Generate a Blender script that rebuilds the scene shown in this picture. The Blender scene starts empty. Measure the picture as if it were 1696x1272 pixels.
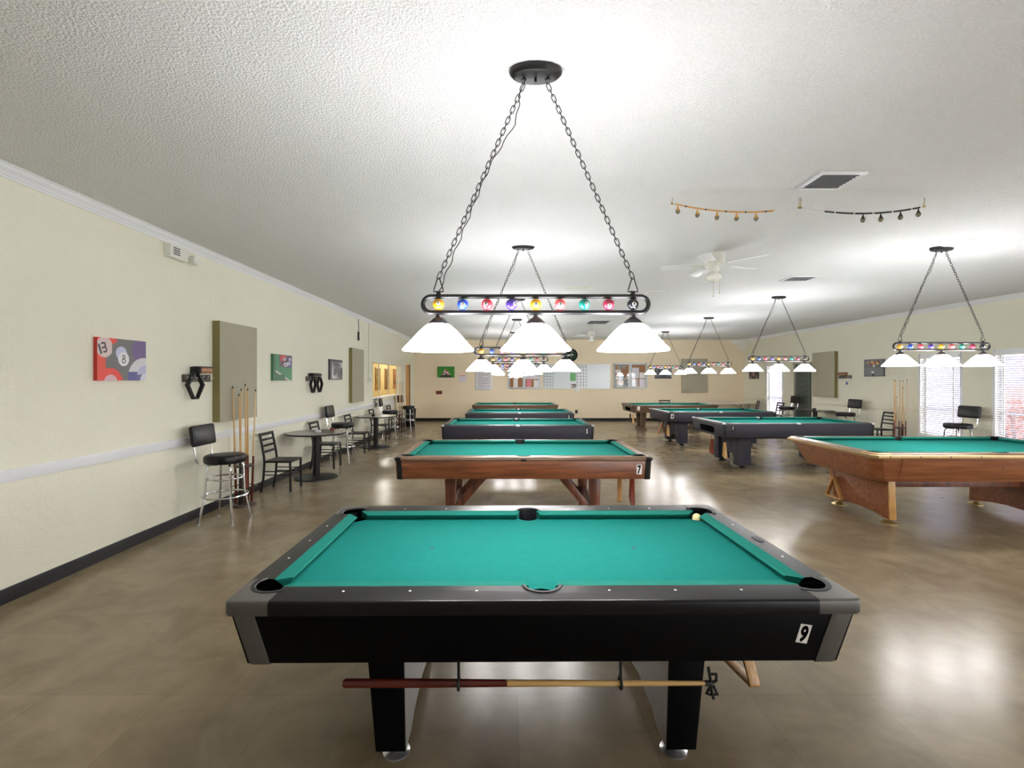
import bpy, bmesh, math, random
from mathutils import Vector, Matrix, Euler
random.seed(7)
PI = math.pi
S = bpy.context.scene
COL = S.collection
H = 1.62            # lens height
CEIL = 3.16
XL, XR, YB, YF = -3.63, 9.2, 18.8, -4.0

# ------------------------------------------------------------------ materials
def srgb(r, g, b):
    def f(c):
        c /= 255.0
        return c / 12.92 if c <= 0.04045 else ((c + 0.055) / 1.055) ** 2.4
    return (f(r), f(g), f(b), 1.0)

def new_mat(name):
    m = bpy.data.materials.new(name)
    m.use_nodes = True
    nt = m.node_tree
    return m, nt, nt.nodes['Principled BSDF']

def mat(name, rgb, rough=0.5, metal=0.0, var=0.0, vscale=8.0, bump=0.0, bscale=200.0, bdist=0.002, coat=0.0, spec=0.5, sheen=0.0):
    m, nt, p = new_mat(name)
    c = srgb(*rgb)
    p.inputs['Base Color'].default_value = c
    p.inputs['Roughness'].default_value = rough
    p.inputs['Metallic'].default_value = metal
    p.inputs['Specular IOR Level'].default_value = spec
    if coat: p.inputs['Coat Weight'].default_value = coat
    if sheen:
        p.inputs['Sheen Weight'].default_value = sheen
    tc = nt.nodes.new('ShaderNodeTexCoord')
    if var:
        n = nt.nodes.new('ShaderNodeTexNoise'); n.inputs['Scale'].default_value = vscale; n.inputs['Detail'].default_value = 5
        nt.links.new(tc.outputs['Object'], n.inputs['Vector'])
        r = nt.nodes.new('ShaderNodeValToRGB')
        r.color_ramp.elements[0].position = 0.3; r.color_ramp.elements[1].position = 0.7
        r.color_ramp.elements[0].color = tuple(x * (1 - var) for x in c[:3]) + (1,)
        r.color_ramp.elements[1].color = tuple(min(1, x * (1 + var)) for x in c[:3]) + (1,)
        nt.links.new(n.outputs['Fac'], r.inputs['Fac']); nt.links.new(r.outputs['Color'], p.inputs['Base Color'])
    if bump:
        n = nt.nodes.new('ShaderNodeTexNoise'); n.inputs['Scale'].default_value = bscale; n.inputs['Detail'].default_value = 3
        nt.links.new(tc.outputs['Object'], n.inputs['Vector'])
        b = nt.nodes.new('ShaderNodeBump'); b.inputs['Strength'].default_value = bump; b.inputs['Distance'].default_value = bdist
        nt.links.new(n.outputs['Fac'], b.inputs['Height']); nt.links.new(b.outputs['Normal'], p.inputs['Normal'])
    return m

def wood(name, rgb, dark, scale=3.0, rough=0.35, axis='X', coat=0.2):
    m, nt, p = new_mat(name)
    tc = nt.nodes.new('ShaderNodeTexCoord'); mp = nt.nodes.new('ShaderNodeMapping')
    sc = {'X': (scale, scale * 14, scale * 14), 'Y': (scale * 14, scale, scale * 14), 'Z': (scale * 14, scale * 14, scale)}[axis]
    mp.inputs['Scale'].default_value = sc
    nt.links.new(tc.outputs['Object'], mp.inputs['Vector'])
    n = nt.nodes.new('ShaderNodeTexNoise'); n.inputs['Scale'].default_value = 1.0; n.inputs['Detail'].default_value = 6; n.inputs['Distortion'].default_value = 0.6
    nt.links.new(mp.outputs['Vector'], n.inputs['Vector'])
    r = nt.nodes.new('ShaderNodeValToRGB')
    r.color_ramp.elements[0].position = 0.32; r.color_ramp.elements[1].position = 0.68
    r.color_ramp.elements[0].color = srgb(*dark); r.color_ramp.elements[1].color = srgb(*rgb)
    nt.links.new(n.outputs['Fac'], r.inputs['Fac']); nt.links.new(r.outputs['Color'], p.inputs['Base Color'])
    p.inputs['Roughness'].default_value = rough; p.inputs['Coat Weight'].default_value = coat; p.inputs['Coat Roughness'].default_value = 0.25
    return m

def emis(name, rgb, strength, base=(240, 240, 240)):
    m, nt, p = new_mat(name)
    p.inputs['Base Color'].default_value = srgb(*base)
    p.inputs['Emission Color'].default_value = srgb(*rgb)
    p.inputs['Emission Strength'].default_value = strength
    p.inputs['Roughness'].default_value = 0.3
    return m

def attr_mat(name, rough=0.5):
    m, nt, p = new_mat(name)
    a = nt.nodes.new('ShaderNodeAttribute'); a.attribute_name = 'Col'
    nt.links.new(a.outputs['Color'], p.inputs['Base Color'])
    p.inputs['Roughness'].default_value = rough
    return m

M = {}
M['felt'] = mat('green_cloth', (18, 108, 101), 0.95, var=0.04, vscale=30, bump=0.15, bscale=900, bdist=0.0006, spec=0.1)
M['cushion'] = mat('green_cushion_cloth', (18, 108, 97), 0.9, var=0.03, vscale=30, bump=0.1, bscale=900, bdist=0.0006, spec=0.15)
M['black_lam'] = mat('black_laminate', (5, 5, 7), 0.5, var=0.1, spec=0.12)
M['blue_lam'] = mat('charcoal_textured_laminate', (44, 44, 56), 0.55, var=0.12, vscale=60, bump=0.1, bscale=300)
M['rail_black'] = mat('satin_black_rail', (14, 13, 17), 0.33, var=0.08, vscale=40, spec=0.35)
M['rail_grey'] = mat('dark_grey_rail', (62, 60, 62), 0.35, var=0.08, vscale=40)
M['cast_grey'] = mat('grey_casting', (92, 89, 85), 0.40, 0.25, var=0.06, vscale=60, bump=0.08, bscale=500)
M['silver'] = mat('silver_metal', (200, 200, 202), 0.3, 0.9)
M['chrome'] = mat('chrome', (215, 215, 218), 0.16, 1.0)
M['rubber'] = mat('black_rubber', (17, 17, 19), 0.5, spec=0.4)
M['pocket'] = mat('pocket_liner', (13, 14, 20), 0.45)
M['flat_black'] = mat('matte_black', (3, 3, 4), 0.95, spec=.05)  # numeral print, and the painted dark of the ball return opening
M['black_metal'] = mat('black_metal', (13, 12, 13), 0.42, 0.0, var=0.1, vscale=20)
M['bronze'] = mat('dark_bronze', (60, 56, 60), 0.45, 0.3)
M['vinyl'] = mat('black_vinyl', (13, 13, 15), 0.36, bump=0.15, bscale=120, bdist=0.002, spec=0.35)
M['white_dot'] = mat('white_inlay', (235, 233, 228), 0.4)
M['spot'] = mat('pale_number_spot', (190, 187, 178), 0.6, spec=.1)
M['ivory'] = mat('ivory_ball', (236, 220, 170), 0.15, coat=0.4)
M['walnut'] = wood('walnut_laminate', (142, 84, 50), (96, 52, 30), 2.2)
M['teak'] = wood('orange_brown_laminate', (158, 98, 60), (118, 68, 40), 1.8)
M['leg_wood'] = wood('dark_walnut_leg', (128, 72, 46), (70, 36, 24), 2.0, axis='Z')
M['brown_rail'] = wood('brown_rail_laminate', (140, 112, 88), (104, 78, 58), 2.5)
M['grey_wood'] = wood('aged_brown_laminate', (120, 94, 70), (82, 62, 46), 2.0)
M['gold_trim'] = mat('brushed_gold_trim', (184, 156, 112), 0.36, 0.6, var=0.08, vscale=40)
M['brass'] = mat('aged_brass', (176, 158, 104), 0.35, 0.8, var=0.12, vscale=25)
M['oak'] = wood('light_oak', (206, 160, 96), (170, 120, 64), 4.0, axis='Z')
M['maple'] = wood('maple_shaft', (214, 176, 116), (196, 152, 92), 3.0, axis='Z', rough=0.3)
M['maple_x'] = wood('maple_bridge_shaft', (214, 176, 116), (190, 146, 86), 1.5, axis='X', rough=0.3)
M['mahog_x'] = wood('mahogany_bridge_butt', (104, 34, 24), (64, 18, 14), 1.5, axis='X', rough=0.25)
M['satin_silver'] = mat('satin_silver_panel', (168, 165, 162), 0.38, 0.45)
M['pale_maple'] = wood('pale_maple_shaft', (226, 200, 156), (206, 176, 128), 3.0, axis='Z', rough=0.3)
M['mahog'] = wood('mahogany_butt', (120, 40, 26), (66, 20, 14), 3.0, axis='Z', rough=0.2)
M['redwood'] = wood('reddish_rack_wood', (150, 70, 44), (110, 46, 28), 3.0, axis='Z')
M['white_paint'] = mat('white_gloss_paint', (232, 233, 236), 0.35)
M['white_plastic'] = mat('white_plastic', (226, 226, 216), 0.45)
M['fabric_panel'] = mat('beige_acoustic_fabric', (172, 167, 148), 0.95, var=0.05, vscale=60, bump=0.2, bscale=600, spec=0.1)
M['fabric_edge'] = mat('olive_panel_edge', (134, 125, 84), 0.95, var=0.05, vscale=60, spec=0.1)
M['baseboard'] = mat('black_vinyl_baseboard', (15, 15, 18), 0.4, var=0.15, vscale=10)
M['cork'] = mat('cork', (158, 108, 70), 0.9, var=0.25, vscale=90)
M['alu'] = mat('aluminium_frame', (178, 180, 180), 0.35, 0.6)
M['board_white'] = mat('gloss_whiteboard', (206, 212, 214), 0.2)
M['paper'] = mat('white_paper', (230, 228, 226), 0.8)
M['lilac_paper'] = mat('pale_lilac_paper', (218, 212, 218), 0.8)
M['green_paper'] = mat('green_paper', (126, 186, 130), 0.8)
M['pink_paper'] = mat('pink_paper', (222, 130, 140), 0.8)
M['ink'] = mat('dark_ink', (60, 60, 66), 0.7)
M['grey_ink'] = mat('grey_ink', (120, 120, 126), 0.7)
M['grille'] = mat('grey_grille', (96, 98, 102), 0.6)
M['orange_bead'] = mat('orange_bead', (208, 152, 74), 0.4)
M['black_bead'] = mat('black_bead', (28, 28, 30), 0.4)
M['pale_bead'] = mat('pale_bead', (200, 196, 180), 0.4)
M['clear_tag'] = mat('smoky_tag', (120, 112, 90), 0.25)
M['orange_door'] = wood('orange_door_wood', (222, 160, 70), (200, 136, 52), 2.0, axis='Z')
M['warm_wall'] = mat('warm_yellow_wall', (240, 222, 170), 0.9, var=0.03)
M['cream_trim'] = mat('cream_trim', (230, 224, 204), 0.6)
M['laminate_top'] = mat('speckled_brown_tabletop', (96, 84, 72), 0.3, var=0.25, vscale=160, coat=0.3)
M['fold_top'] = mat('offwhite_folding_top', (226, 220, 208), 0.5)
M['sky_screen'] = mat('grey_lavender_sky_screen', (142, 138, 150), 0.9, var=0.05, vscale=3)  # for the added wall that dims the sky between the slats
M['brick'] = mat('pink_brick_wall', (150, 118, 114), 0.9, var=0.12, vscale=14)
M['gravel'] = mat('pale_outdoor_paving', (150, 146, 146), 0.9, var=0.08, vscale=4)
M['bounce_paving'] = mat('pale_bounce_paving', (222, 218, 210), 0.9, var=0.06, vscale=3)  # pale colour stands in for sunny ground bouncing light indoors
M['leaf'] = mat('dry_red_leaf', (150, 84, 62), 0.7, var=0.4, vscale=20)
M['clearglass'] = mat('clear_plastic_cup', (210, 214, 220), 0.08, spec=0.6)
M['redbrown'] = mat('red_brown_chalk', (110, 44, 40), 0.7)
M['blue_brush'] = mat('blue_brush', (70, 84, 150), 0.5)
M['golden_rack'] = wood('golden_brown_rack', (176, 120, 66), (130, 82, 44), 5.0)
M['plaque'] = wood('dark_plaque', (86, 70, 60), (58, 46, 40), 4.0)
M['dark_seal'] = mat('dark_grey_shade_slat', (150, 158, 150), 0.55)
M['dark_board'] = mat('dark_green_board', (40, 52, 47), 0.9)
M['art'] = attr_mat('printed_canvas', 0.45)
M['lamp_glass'] = emis('glowing_white_glass', (252, 250, 253), 19.5)
M['lamp_glass_inner'] = emis('glowing_glass_inside', (255, 250, 245), 9.0)
M['globe_glass'] = mat('white_globe_glass', (232, 232, 222), 0.25)
BALLC = {'1': (226, 158, 24), '2': (40, 74, 190), '3': (206, 60, 74), '4': (74, 50, 150), '9': (226, 160, 26), '5': (228, 92, 96), '6': (18, 124, 108), '7': (160, 44, 74), '8': (20, 20, 28)}
for k, c in BALLC.items():
    M['ball' + k] = mat('glass_ball_' + {'1': 'yellow', '2': 'blue', '3': 'red', '4': 'purple', '9': 'amber', '5': 'coral', '6': 'green', '7': 'maroon', '8': 'black'}[k], c, 0.28, coat=0.1)

def wall_mat(c0=(224, 222, 203), c1=(231, 229, 211)):
    m, nt, p = new_mat('cream_knockdown_plaster')
    tc = nt.nodes.new('ShaderNodeTexCoord')
    n = nt.nodes.new('ShaderNodeTexNoise'); n.inputs['Scale'].default_value = 1.2; n.inputs['Detail'].default_value = 4
    nt.links.new(tc.outputs['Object'], n.inputs['Vector'])
    r = nt.nodes.new('ShaderNodeValToRGB')
    r.color_ramp.elements[0].color = srgb(*c0); r.color_ramp.elements[1].color = srgb(*c1)
    nt.links.new(n.outputs['Fac'], r.inputs['Fac']); nt.links.new(r.outputs['Color'], p.inputs['Base Color'])
    p.inputs['Roughness'].default_value = 0.62
    p.inputs['Specular IOR Level'].default_value = 0.35
    n2 = nt.nodes.new('ShaderNodeTexNoise'); n2.inputs['Scale'].default_value = 7; n2.inputs['Detail'].default_value = 3; n2.inputs['Distortion'].default_value = 2.2
    nt.links.new(tc.outputs['Object'], n2.inputs['Vector'])
    r2 = nt.nodes.new('ShaderNodeValToRGB'); r2.color_ramp.elements[0].position = 0.5; r2.color_ramp.elements[1].position = 0.58
    nt.links.new(n2.outputs['Fac'], r2.inputs['Fac'])
    b = nt.nodes.new('ShaderNodeBump'); b.inputs['Strength'].default_value = 0.35; b.inputs['Distance'].default_value = 0.004
    nt.links.new(r2.outputs['Color'], b.inputs['Height']); nt.links.new(b.outputs['Normal'], p.inputs['Normal'])
    return m
M['wall'] = wall_mat()
M['wall_warm'] = wall_mat((230, 214, 184), (236, 221, 193))

def ceil_mat():
    m, nt, p = new_mat('white_popcorn_ceiling')
    p.inputs['Roughness'].default_value = 0.7
    p.inputs['Specular IOR Level'].default_value = 0.3
    tc = nt.nodes.new('ShaderNodeTexCoord')
    n = nt.nodes.new('ShaderNodeTexNoise'); n.inputs['Scale'].default_value = 75; n.inputs['Detail'].default_value = 3
    nt.links.new(tc.outputs['Object'], n.inputs['Vector'])
    r = nt.nodes.new('ShaderNodeValToRGB'); r.color_ramp.elements[0].position = 0.38; r.color_ramp.elements[1].position = 0.66
    nt.links.new(n.outputs['Fac'], r.inputs['Fac'])
    b = nt.nodes.new('ShaderNodeBump'); b.inputs['Strength'].default_value = 0.8; b.inputs['Distance'].default_value = 0.008
    nt.links.new(r.outputs['Color'], b.inputs['Height']); nt.links.new(b.outputs['Normal'], p.inputs['Normal'])
    r2 = nt.nodes.new('ShaderNodeValToRGB')
    r2.color_ramp.elements[0].position = 0.3; r2.color_ramp.elements[0].color = srgb(224, 225, 224); r2.color_ramp.elements[1].color = srgb(243, 243, 242)
    nt.links.new(n.outputs['Fac'], r2.inputs['Fac']); nt.links.new(r2.outputs['Color'], p.inputs['Base Color'])
    return m
M['ceiling'] = ceil_mat()

def floor_mat():
    m, nt, p = new_mat('polished_brown_grey_tile')
    tc = nt.nodes.new('ShaderNodeTexCoord')
    mp = nt.nodes.new('ShaderNodeMapping'); mp.inputs['Location'].default_value = (0.25, 0.52, 0)
    nt.links.new(tc.outputs['Object'], mp.inputs['Vector'])
    bk = nt.nodes.new('ShaderNodeTexBrick')
    bk.inputs['Scale'].default_value = 1.0; bk.inputs['Brick Width'].default_value = 0.6; bk.inputs['Row Height'].default_value = 0.6
    bk.inputs['Mortar Size'].default_value = 0.0022; bk.inputs['Mortar Smooth'].default_value = 0.2
    bk.inputs['Color1'].default_value = srgb(145, 130, 105); bk.inputs['Color2'].default_value = srgb(138, 123, 99)
    bk.inputs['Mortar'].default_value = srgb(126, 114, 94)
    nt.links.new(mp.outputs['Vector'], bk.inputs['Vector'])
    n = nt.nodes.new('ShaderNodeTexNoise'); n.inputs['Scale'].default_value = 2.6; n.inputs['Detail'].default_value = 8; n.inputs['Roughness'].default_value = 0.62; n.inputs['Distortion'].default_value = 0.5
    nt.links.new(tc.outputs['Object'], n.inputs['Vector'])
    r = nt.nodes.new('ShaderNodeValToRGB')
    r.color_ramp.elements[0].position = 0.3; r.color_ramp.elements[0].color = (0.72, 0.70, 0.66, 1)
    r.color_ramp.elements[1].position = 0.72; r.color_ramp.elements[1].color = (1.12, 1.12, 1.1, 1)
    nt.links.new(n.outputs['Fac'], r.inputs['Fac'])
    mx = nt.nodes.new('ShaderNodeMix'); mx.data_type = 'RGBA'; mx.blend_type = 'MULTIPLY'; mx.inputs[0].default_value = 1.0
    nt.links.new(bk.outputs['Color'], mx.inputs[6]); nt.links.new(r.outputs['Color'], mx.inputs[7])
    nt.links.new(mx.outputs[2], p.inputs['Base Color'])
    rr = nt.nodes.new('ShaderNodeMapRange'); rr.inputs['To Min'].default_value = 0.18; rr.inputs['To Max'].default_value = 0.30
    nt.links.new(n.outputs['Fac'], rr.inputs['Value']); nt.links.new(rr.outputs['Result'], p.inputs['Roughness'])
    p.inputs['Specular IOR Level'].default_value = 0.34
    n3 = nt.nodes.new('ShaderNodeTexNoise'); n3.inputs['Scale'].default_value = 5; n3.inputs['Detail'].default_value = 2
    nt.links.new(tc.outputs['Object'], n3.inputs['Vector'])
    b = nt.nodes.new('ShaderNodeBump'); b.inputs['Strength'].default_value = 0.03; b.inputs['Distance'].default_value = 0.01
    nt.links.new(n3.outputs['Fac'], b.inputs['Height']); nt.links.new(b.outputs['Normal'], p.inputs['Normal'])
    return m
M['floor'] = floor_mat()

def slat_mat(name, rgb, tr=0.4):
    m, nt, p = new_mat(name)
    p.inputs['Base Color'].default_value = srgb(*rgb); p.inputs['Roughness'].default_value = 0.45
    t = nt.nodes.new('ShaderNodeBsdfTranslucent'); t.inputs['Color'].default_value = srgb(*rgb)
    mx = nt.nodes.new('ShaderNodeMixShader'); mx.inputs['Fac'].default_value = tr
    out = nt.nodes['Material Output']
    nt.links.new(p.outputs['BSDF'], mx.inputs[1]); nt.links.new(t.outputs['BSDF'], mx.inputs[2]); nt.links.new(mx.outputs['Shader'], out.inputs['Surface'])
    return m
M['slat'] = slat_mat('white_blind_slat', (212, 210, 220), 0.10)

def glass_mat():
    m, nt, p = new_mat('window_glass')
    g = nt.nodes.new('ShaderNodeBsdfGlossy'); g.inputs['Roughness'].default_value = 0.02
    t = nt.nodes.new('ShaderNodeBsdfTransparent')
    mx = nt.nodes.new('ShaderNodeMixShader'); mx.inputs['Fac'].default_value = 0.03
    nt.links.new(t.outputs['BSDF'], mx.inputs[1]); nt.links.new(g.outputs['BSDF'], mx.inputs[2])
    nt.links.new(mx.outputs['Shader'], nt.nodes['Material Output'].inputs['Surface'])
    return m
M['glass'] = glass_mat()

# ------------------------------------------------------------------ mesh helpers
class MB:
    def __init__(s): s.v = []; s.f = []; s.m = []
    def add(s, vs, fs, mi=0):
        o = len(s.v); s.v += [tuple(v) for v in vs]
        for f in fs: s.f.append(tuple(i + o for i in f)); s.m.append(mi)
        return s
    def box(s, x0, x1, y0, y1, z0, z1, mi=0):
        v = [(x0, y0, z0), (x1, y0, z0), (x1, y1, z0), (x0, y1, z0), (x0, y0, z1), (x1, y0, z1), (x1, y1, z1), (x0, y1, z1)]
        return s.add(v, [(0, 3, 2, 1), (4, 5, 6, 7), (0, 1, 5, 4), (1, 2, 6, 5), (2, 3, 7, 6), (3, 0, 4, 7)], mi)
    def hexa(s, v, mi=0):      # 4 bottom then 4 top
        return s.add(v, [(0, 3, 2, 1), (4, 5, 6, 7), (0, 1, 5, 4), (1, 2, 6, 5), (2, 3, 7, 6), (3, 0, 4, 7)], mi)
    def loft(s, rings, cap=True, closed=True, mi=0):
        n = len(rings[0]); vs = [p for r in rings for p in r]; fs = []
        for k in range(len(rings) - 1):
            for i in range(n if closed else n - 1):
                j = (i + 1) % n
                fs.append((k * n + i, k * n + j, (k + 1) * n + j, (k + 1) * n + i))
        if cap:
            fs.append(tuple(reversed(range(n)))); fs.append(tuple((len(rings) - 1) * n + i for i in range(n)))
        return s.add(vs, fs, mi)
    def prism(s, poly, z0, z1, plane='XY', mi=0):
        f = {'XY': lambda a, b, c: (a, b, c), 'XZ': lambda a, b, c: (a, c, b), 'YZ': lambda a, b, c: (c, a, b)}[plane]
        return s.loft([[f(a, b, z0) for a, b in poly], [f(a, b, z1) for a, b in poly]], mi=mi)
    def lathe(s, prof, c=(0, 0, 0), n=24, axis='Z', a0=0, a1=2 * PI, mi=0, cap=False):
        full = abs(a1 - a0 - 2 * PI) < 1e-6
        N = n if full else n + 1
        rings = []
        for r, z in prof:
            ring = []
            for i in range(N):
                a = a0 + (a1 - a0) * i / n
                x, y = r * math.cos(a), r * math.sin(a)
                p = {'Z': (x, y, z), 'X': (z, x, y), 'Y': (x, z, y)}[axis]
                ring.append((p[0] + c[0], p[1] + c[1], p[2] + c[2]))
            rings.append(ring)
        return s.loft(rings, cap=cap, closed=full, mi=mi)
    def tube(s, pts, r, n=8, closed=False, mi=0):
        P = [Vector(p) for p in pts]; L = len(P); rings = []; up = None
        for i in range(L):
            if closed: t = (P[(i + 1) % L] - P[i - 1])
            else: t = P[min(i + 1, L - 1)] - P[max(i - 1, 0)]
            t = t.normalized() if t.length > 1e-9 else Vector((0, 0, 1))
            if up is None:
                up = Vector((0, 0, 1)) if abs(t.z) < 0.9 else Vector((1, 0, 0))
            x = up - t * up.dot(t)
            x = x.normalized() if x.length > 1e-6 else t.orthogonal().normalized()
            up = x; y = t.cross(x)
            rr = r[i] if isinstance(r, (list, tuple)) else r
            rings.append([P[i] + (x * math.cos(2 * PI * k / n) + y * math.sin(2 * PI * k / n)) * rr for k in range(n)])
        if closed:
            rings.append(rings[0]); return s.loft(rings, cap=False, mi=mi)
        return s.loft(rings, mi=mi)
    def sphere(s, c, r, n=16, m=10, mi=0):
        return s.lathe([(max(1e-5, r * math.sin(PI * i / m)), -r * math.cos(PI * i / m)) for i in range(m + 1)], c, n, mi=mi)
    def xform(s, mtx, i0=0):
        for i in range(i0, len(s.v)): s.v[i] = tuple(mtx @ Vector(s.v[i]))
        return s
    def mesh(s, name, mats, bevel=0.0, seg=2, sharp=35):
        me = bpy.data.meshes.new(name); me.from_pydata(s.v, [], s.f)
        for m in (mats if isinstance(mats, (list, tuple)) else [mats]): me.materials.append(m)
        me.polygons.foreach_set('material_index', s.m)
        bm = bmesh.new(); bm.from_mesh(me)
        bmesh.ops.remove_doubles(bm, verts=bm.verts, dist=1e-6)
        bmesh.ops.recalc_face_normals(bm, faces=bm.faces)
        if bevel:
            ed = [e for e in bm.edges if len(e.link_faces) == 2 and e.calc_face_angle(0) > math.radians(30)]
            bmesh.ops.bevel(bm, geom=ed, offset=bevel, segments=seg, profile=0.5, affect='EDGES', clamp_overlap=True)
        bm.to_mesh(me); bm.free()
        me.polygons.foreach_set('use_smooth', [True] * len(me.polygons))
        me.set_sharp_from_angle(angle=math.radians(sharp))
        return me

def link(name, me, parent=None, loc=(0, 0, 0), rot=(0, 0, 0)):
    o = bpy.data.objects.new(name, me); COL.objects.link(o)
    o.location = loc; o.rotation_euler = rot
    if parent is not None: o.parent = parent
    return o
def obj(name, mb, mats, parent=None, loc=(0, 0, 0), rot=(0, 0, 0), bevel=0.0, seg=2, sharp=35):
    return link(name, mb.mesh(name, mats, bevel, seg, sharp), parent, loc, rot)
def tag(o, label, cat, group=None):
    o['label'] = label; o['category'] = cat
    if group: o['group'] = group
    return o
def thing(name, label, cat, loc=(0, 0, 0), rz=0, group=None, rot=None):
    o = bpy.data.objects.new(name, None); COL.objects.link(o); o.empty_display_size = 0.1
    o.location = loc; o.rotation_euler = rot or (0, 0, rz)
    return tag(o, label, cat, group)
def struct(name, mb, mats, parent=None, bevel=0.0, loc=(0, 0, 0)):
    o = obj(name, mb, mats, parent, bevel=bevel, loc=loc)
    if parent is None: o['kind'] = 'structure'
    return o
def copy_tree(src, loc, rz, label, group=None):
    r = src.copy(); COL.objects.link(r); r.location = loc; r.rotation_euler = (0, 0, rz); r['label'] = label
    if group: r['group'] = group
    for ch in list(src.children):
        c = ch.copy(); COL.objects.link(c); c.parent = r
        for g in list(ch.children):
            d = g.copy(); COL.objects.link(d); d.parent = c
    return r
def text_mesh(body, size, mats, depth=0.001, bold=0.0, xs=1.0):
    cu = bpy.data.curves.new('numeral', 'FONT'); cu.body = body; cu.size = size; cu.extrude = depth; cu.offset = bold
    cu.align_x = 'CENTER'; cu.align_y = 'CENTER'
    o = bpy.data.objects.new('numeral', cu); COL.objects.link(o)
    bpy.context.view_layer.update()
    me = bpy.data.meshes.new_from_object(o.evaluated_get(bpy.context.evaluated_depsgraph_get()))
    bpy.data.objects.remove(o); bpy.data.curves.remove(cu)
    xs_ = [v.co.x for v in me.vertices]; ys_ = [v.co.y for v in me.vertices]
    cx, cy = (min(xs_) + max(xs_)) / 2, (min(ys_) + max(ys_)) / 2
    for v in me.vertices: v.co.x = (v.co.x - cx) * xs; v.co.y -= cy
    me.materials.clear(); me.materials.append(mats)
    return me
def art_panel(name, w, h, nx, ny, func, parent, loc, rot, mats=None):
    """flat print: grid in local XZ facing -Y, colours given per corner point"""
    me = bpy.data.meshes.new(name)
    vs = [(-w / 2 + w * i / nx, 0, -h / 2 + h * j / ny) for j in range(ny + 1) for i in range(nx + 1)]
    fs = [(j * (nx + 1) + i, j * (nx + 1) + i + 1, (j + 1) * (nx + 1) + i + 1, (j + 1) * (nx + 1) + i) for j in range(ny) for i in range(nx)]
    me.from_pydata(vs, [], fs)
    ca = me.color_attributes.new('Col', 'FLOAT_COLOR', 'POINT')
    buf = []
    for j in range(ny + 1):
        for i in range(nx + 1): buf += list(srgb(*func(i / nx, j / ny)))
    ca.data.foreach_set('color', buf)
    me.materials.append(mats or M['art'])
    return link(name, me, parent, loc, rot)
def stadium(hl, hh, n=10):      # closed loop points (x,z)
    p = []
    r = hh; c = hl - hh
    for i in range(n + 1): a = -PI / 2 + PI * i / n; p.append((c + r * math.cos(a), r * math.sin(a)))
    for i in range(n + 1): a = PI / 2 + PI * i / n; p.append((-c + r * math.cos(a), r * math.sin(a)))
    return p
def rrect(hw, hh, r, n=5):
    p = []
    for cx, cy, a0 in ((hw - r, hh - r, 0), (-hw + r, hh - r, PI / 2), (-hw + r, -hh + r, PI), (hw - r, -hh + r, 1.5 * PI)):
        for i in range(n + 1): a = a0 + PI / 2 * i / n; p.append((cx + r * math.cos(a), cy + r * math.sin(a)))
    return p

# ------------------------------------------------------------------ room shell
def wall_x(x0, x1, y0, y1, holes):
    mb = MB(); y = y0
    for (a, b, c, d) in sorted(holes):
        mb.box(x0, x1, y, a, 0, CEIL)
        if c > 0: mb.box(x0, x1, a, b, 0, c)
        mb.box(x0, x1, a, b, d, CEIL); y = b
    mb.box(x0, x1, y, y1, 0, CEIL)
    return mb
struct('floor', MB().box(XL - 0.15, XR + 0.15, YF - 0.15, YB + 0.15, -0.1, 0), M['floor'])
struct('ceiling', MB().box(XL - 0.15, XR + 0.15, YF - 0.15, YB + 0.15, CEIL, CEIL + 0.1), M['ceiling'])
PASS = (13.0, 16.45, 1.116, 2.10); DOOR = (17.25, 18.05, 0, 2.145)
struct('wall_left', wall_x(XL - 0.15, XL, YF, YB, [PASS, DOOR]), M['wall'])
WIN = {'A': (16.15, 17.1), 'B': (14.58, 15.5), 'C': (9.8, 10.75), 'D': (8.12, 9.1), 'E': (5.3, 6.3), 'F': (3.6, 4.6), 'G': (0.1, 2.9), 'H': (-3.5, -0.7)}  # E to H are added out of view to bring in fill light
WZ = (0.40, 2.13)
struct('wall_right', wall_x(XR, XR + 0.15, YF, YB, [(a, b, WZ[0], WZ[1]) for a, b in WIN.values()]), M['wall'])
struct('wall_back', MB().box(XL - 0.15, XR + 0.15, YB, YB + 0.15, 0, CEIL), M['wall_warm'])
FILL_WIN = [(4.0, 5.8), (6.6, 8.4)]; FZ = (.3, 2.5)  # added window openings, unseen, that let in fill light
mb = MB(); x_ = XL - 0.15
for p_, q_ in FILL_WIN:
    mb.box(x_, p_, YF - 0.15, YF, 0, CEIL).box(p_, q_, YF - 0.15, YF, 0, FZ[0]).box(p_, q_, YF - 0.15, YF, FZ[1], CEIL); x_ = q_
mb.box(x_, XR + 0.15, YF - 0.15, YF, 0, CEIL)
struct('wall_front', mb, M['wall'])
# warm room beyond the serving window and the door
YS = 32.0
struct('wall_side_room', MB().box(-6.65, -6.6, 11.9, YS, 0, CEIL).box(-6.6, XL - 0.15, 11.9, 12.0, 0, CEIL).box(-6.6, XL - 0.15, YS, YS + 0.05, 0, CEIL).box(XL - 0.15, XL, YB + 0.15, YS, 0, CEIL), M['warm_wall'])
struct('floor_side_room', MB().box(-6.65, XL - 0.15, 11.9, YS, -0.1, 0), M['floor'])
struct('ceiling_side_room', MB().box(-6.65, XL - 0.15, 11.9, YS, CEIL, CEIL + 0.1), M['white_plastic'])

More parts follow.
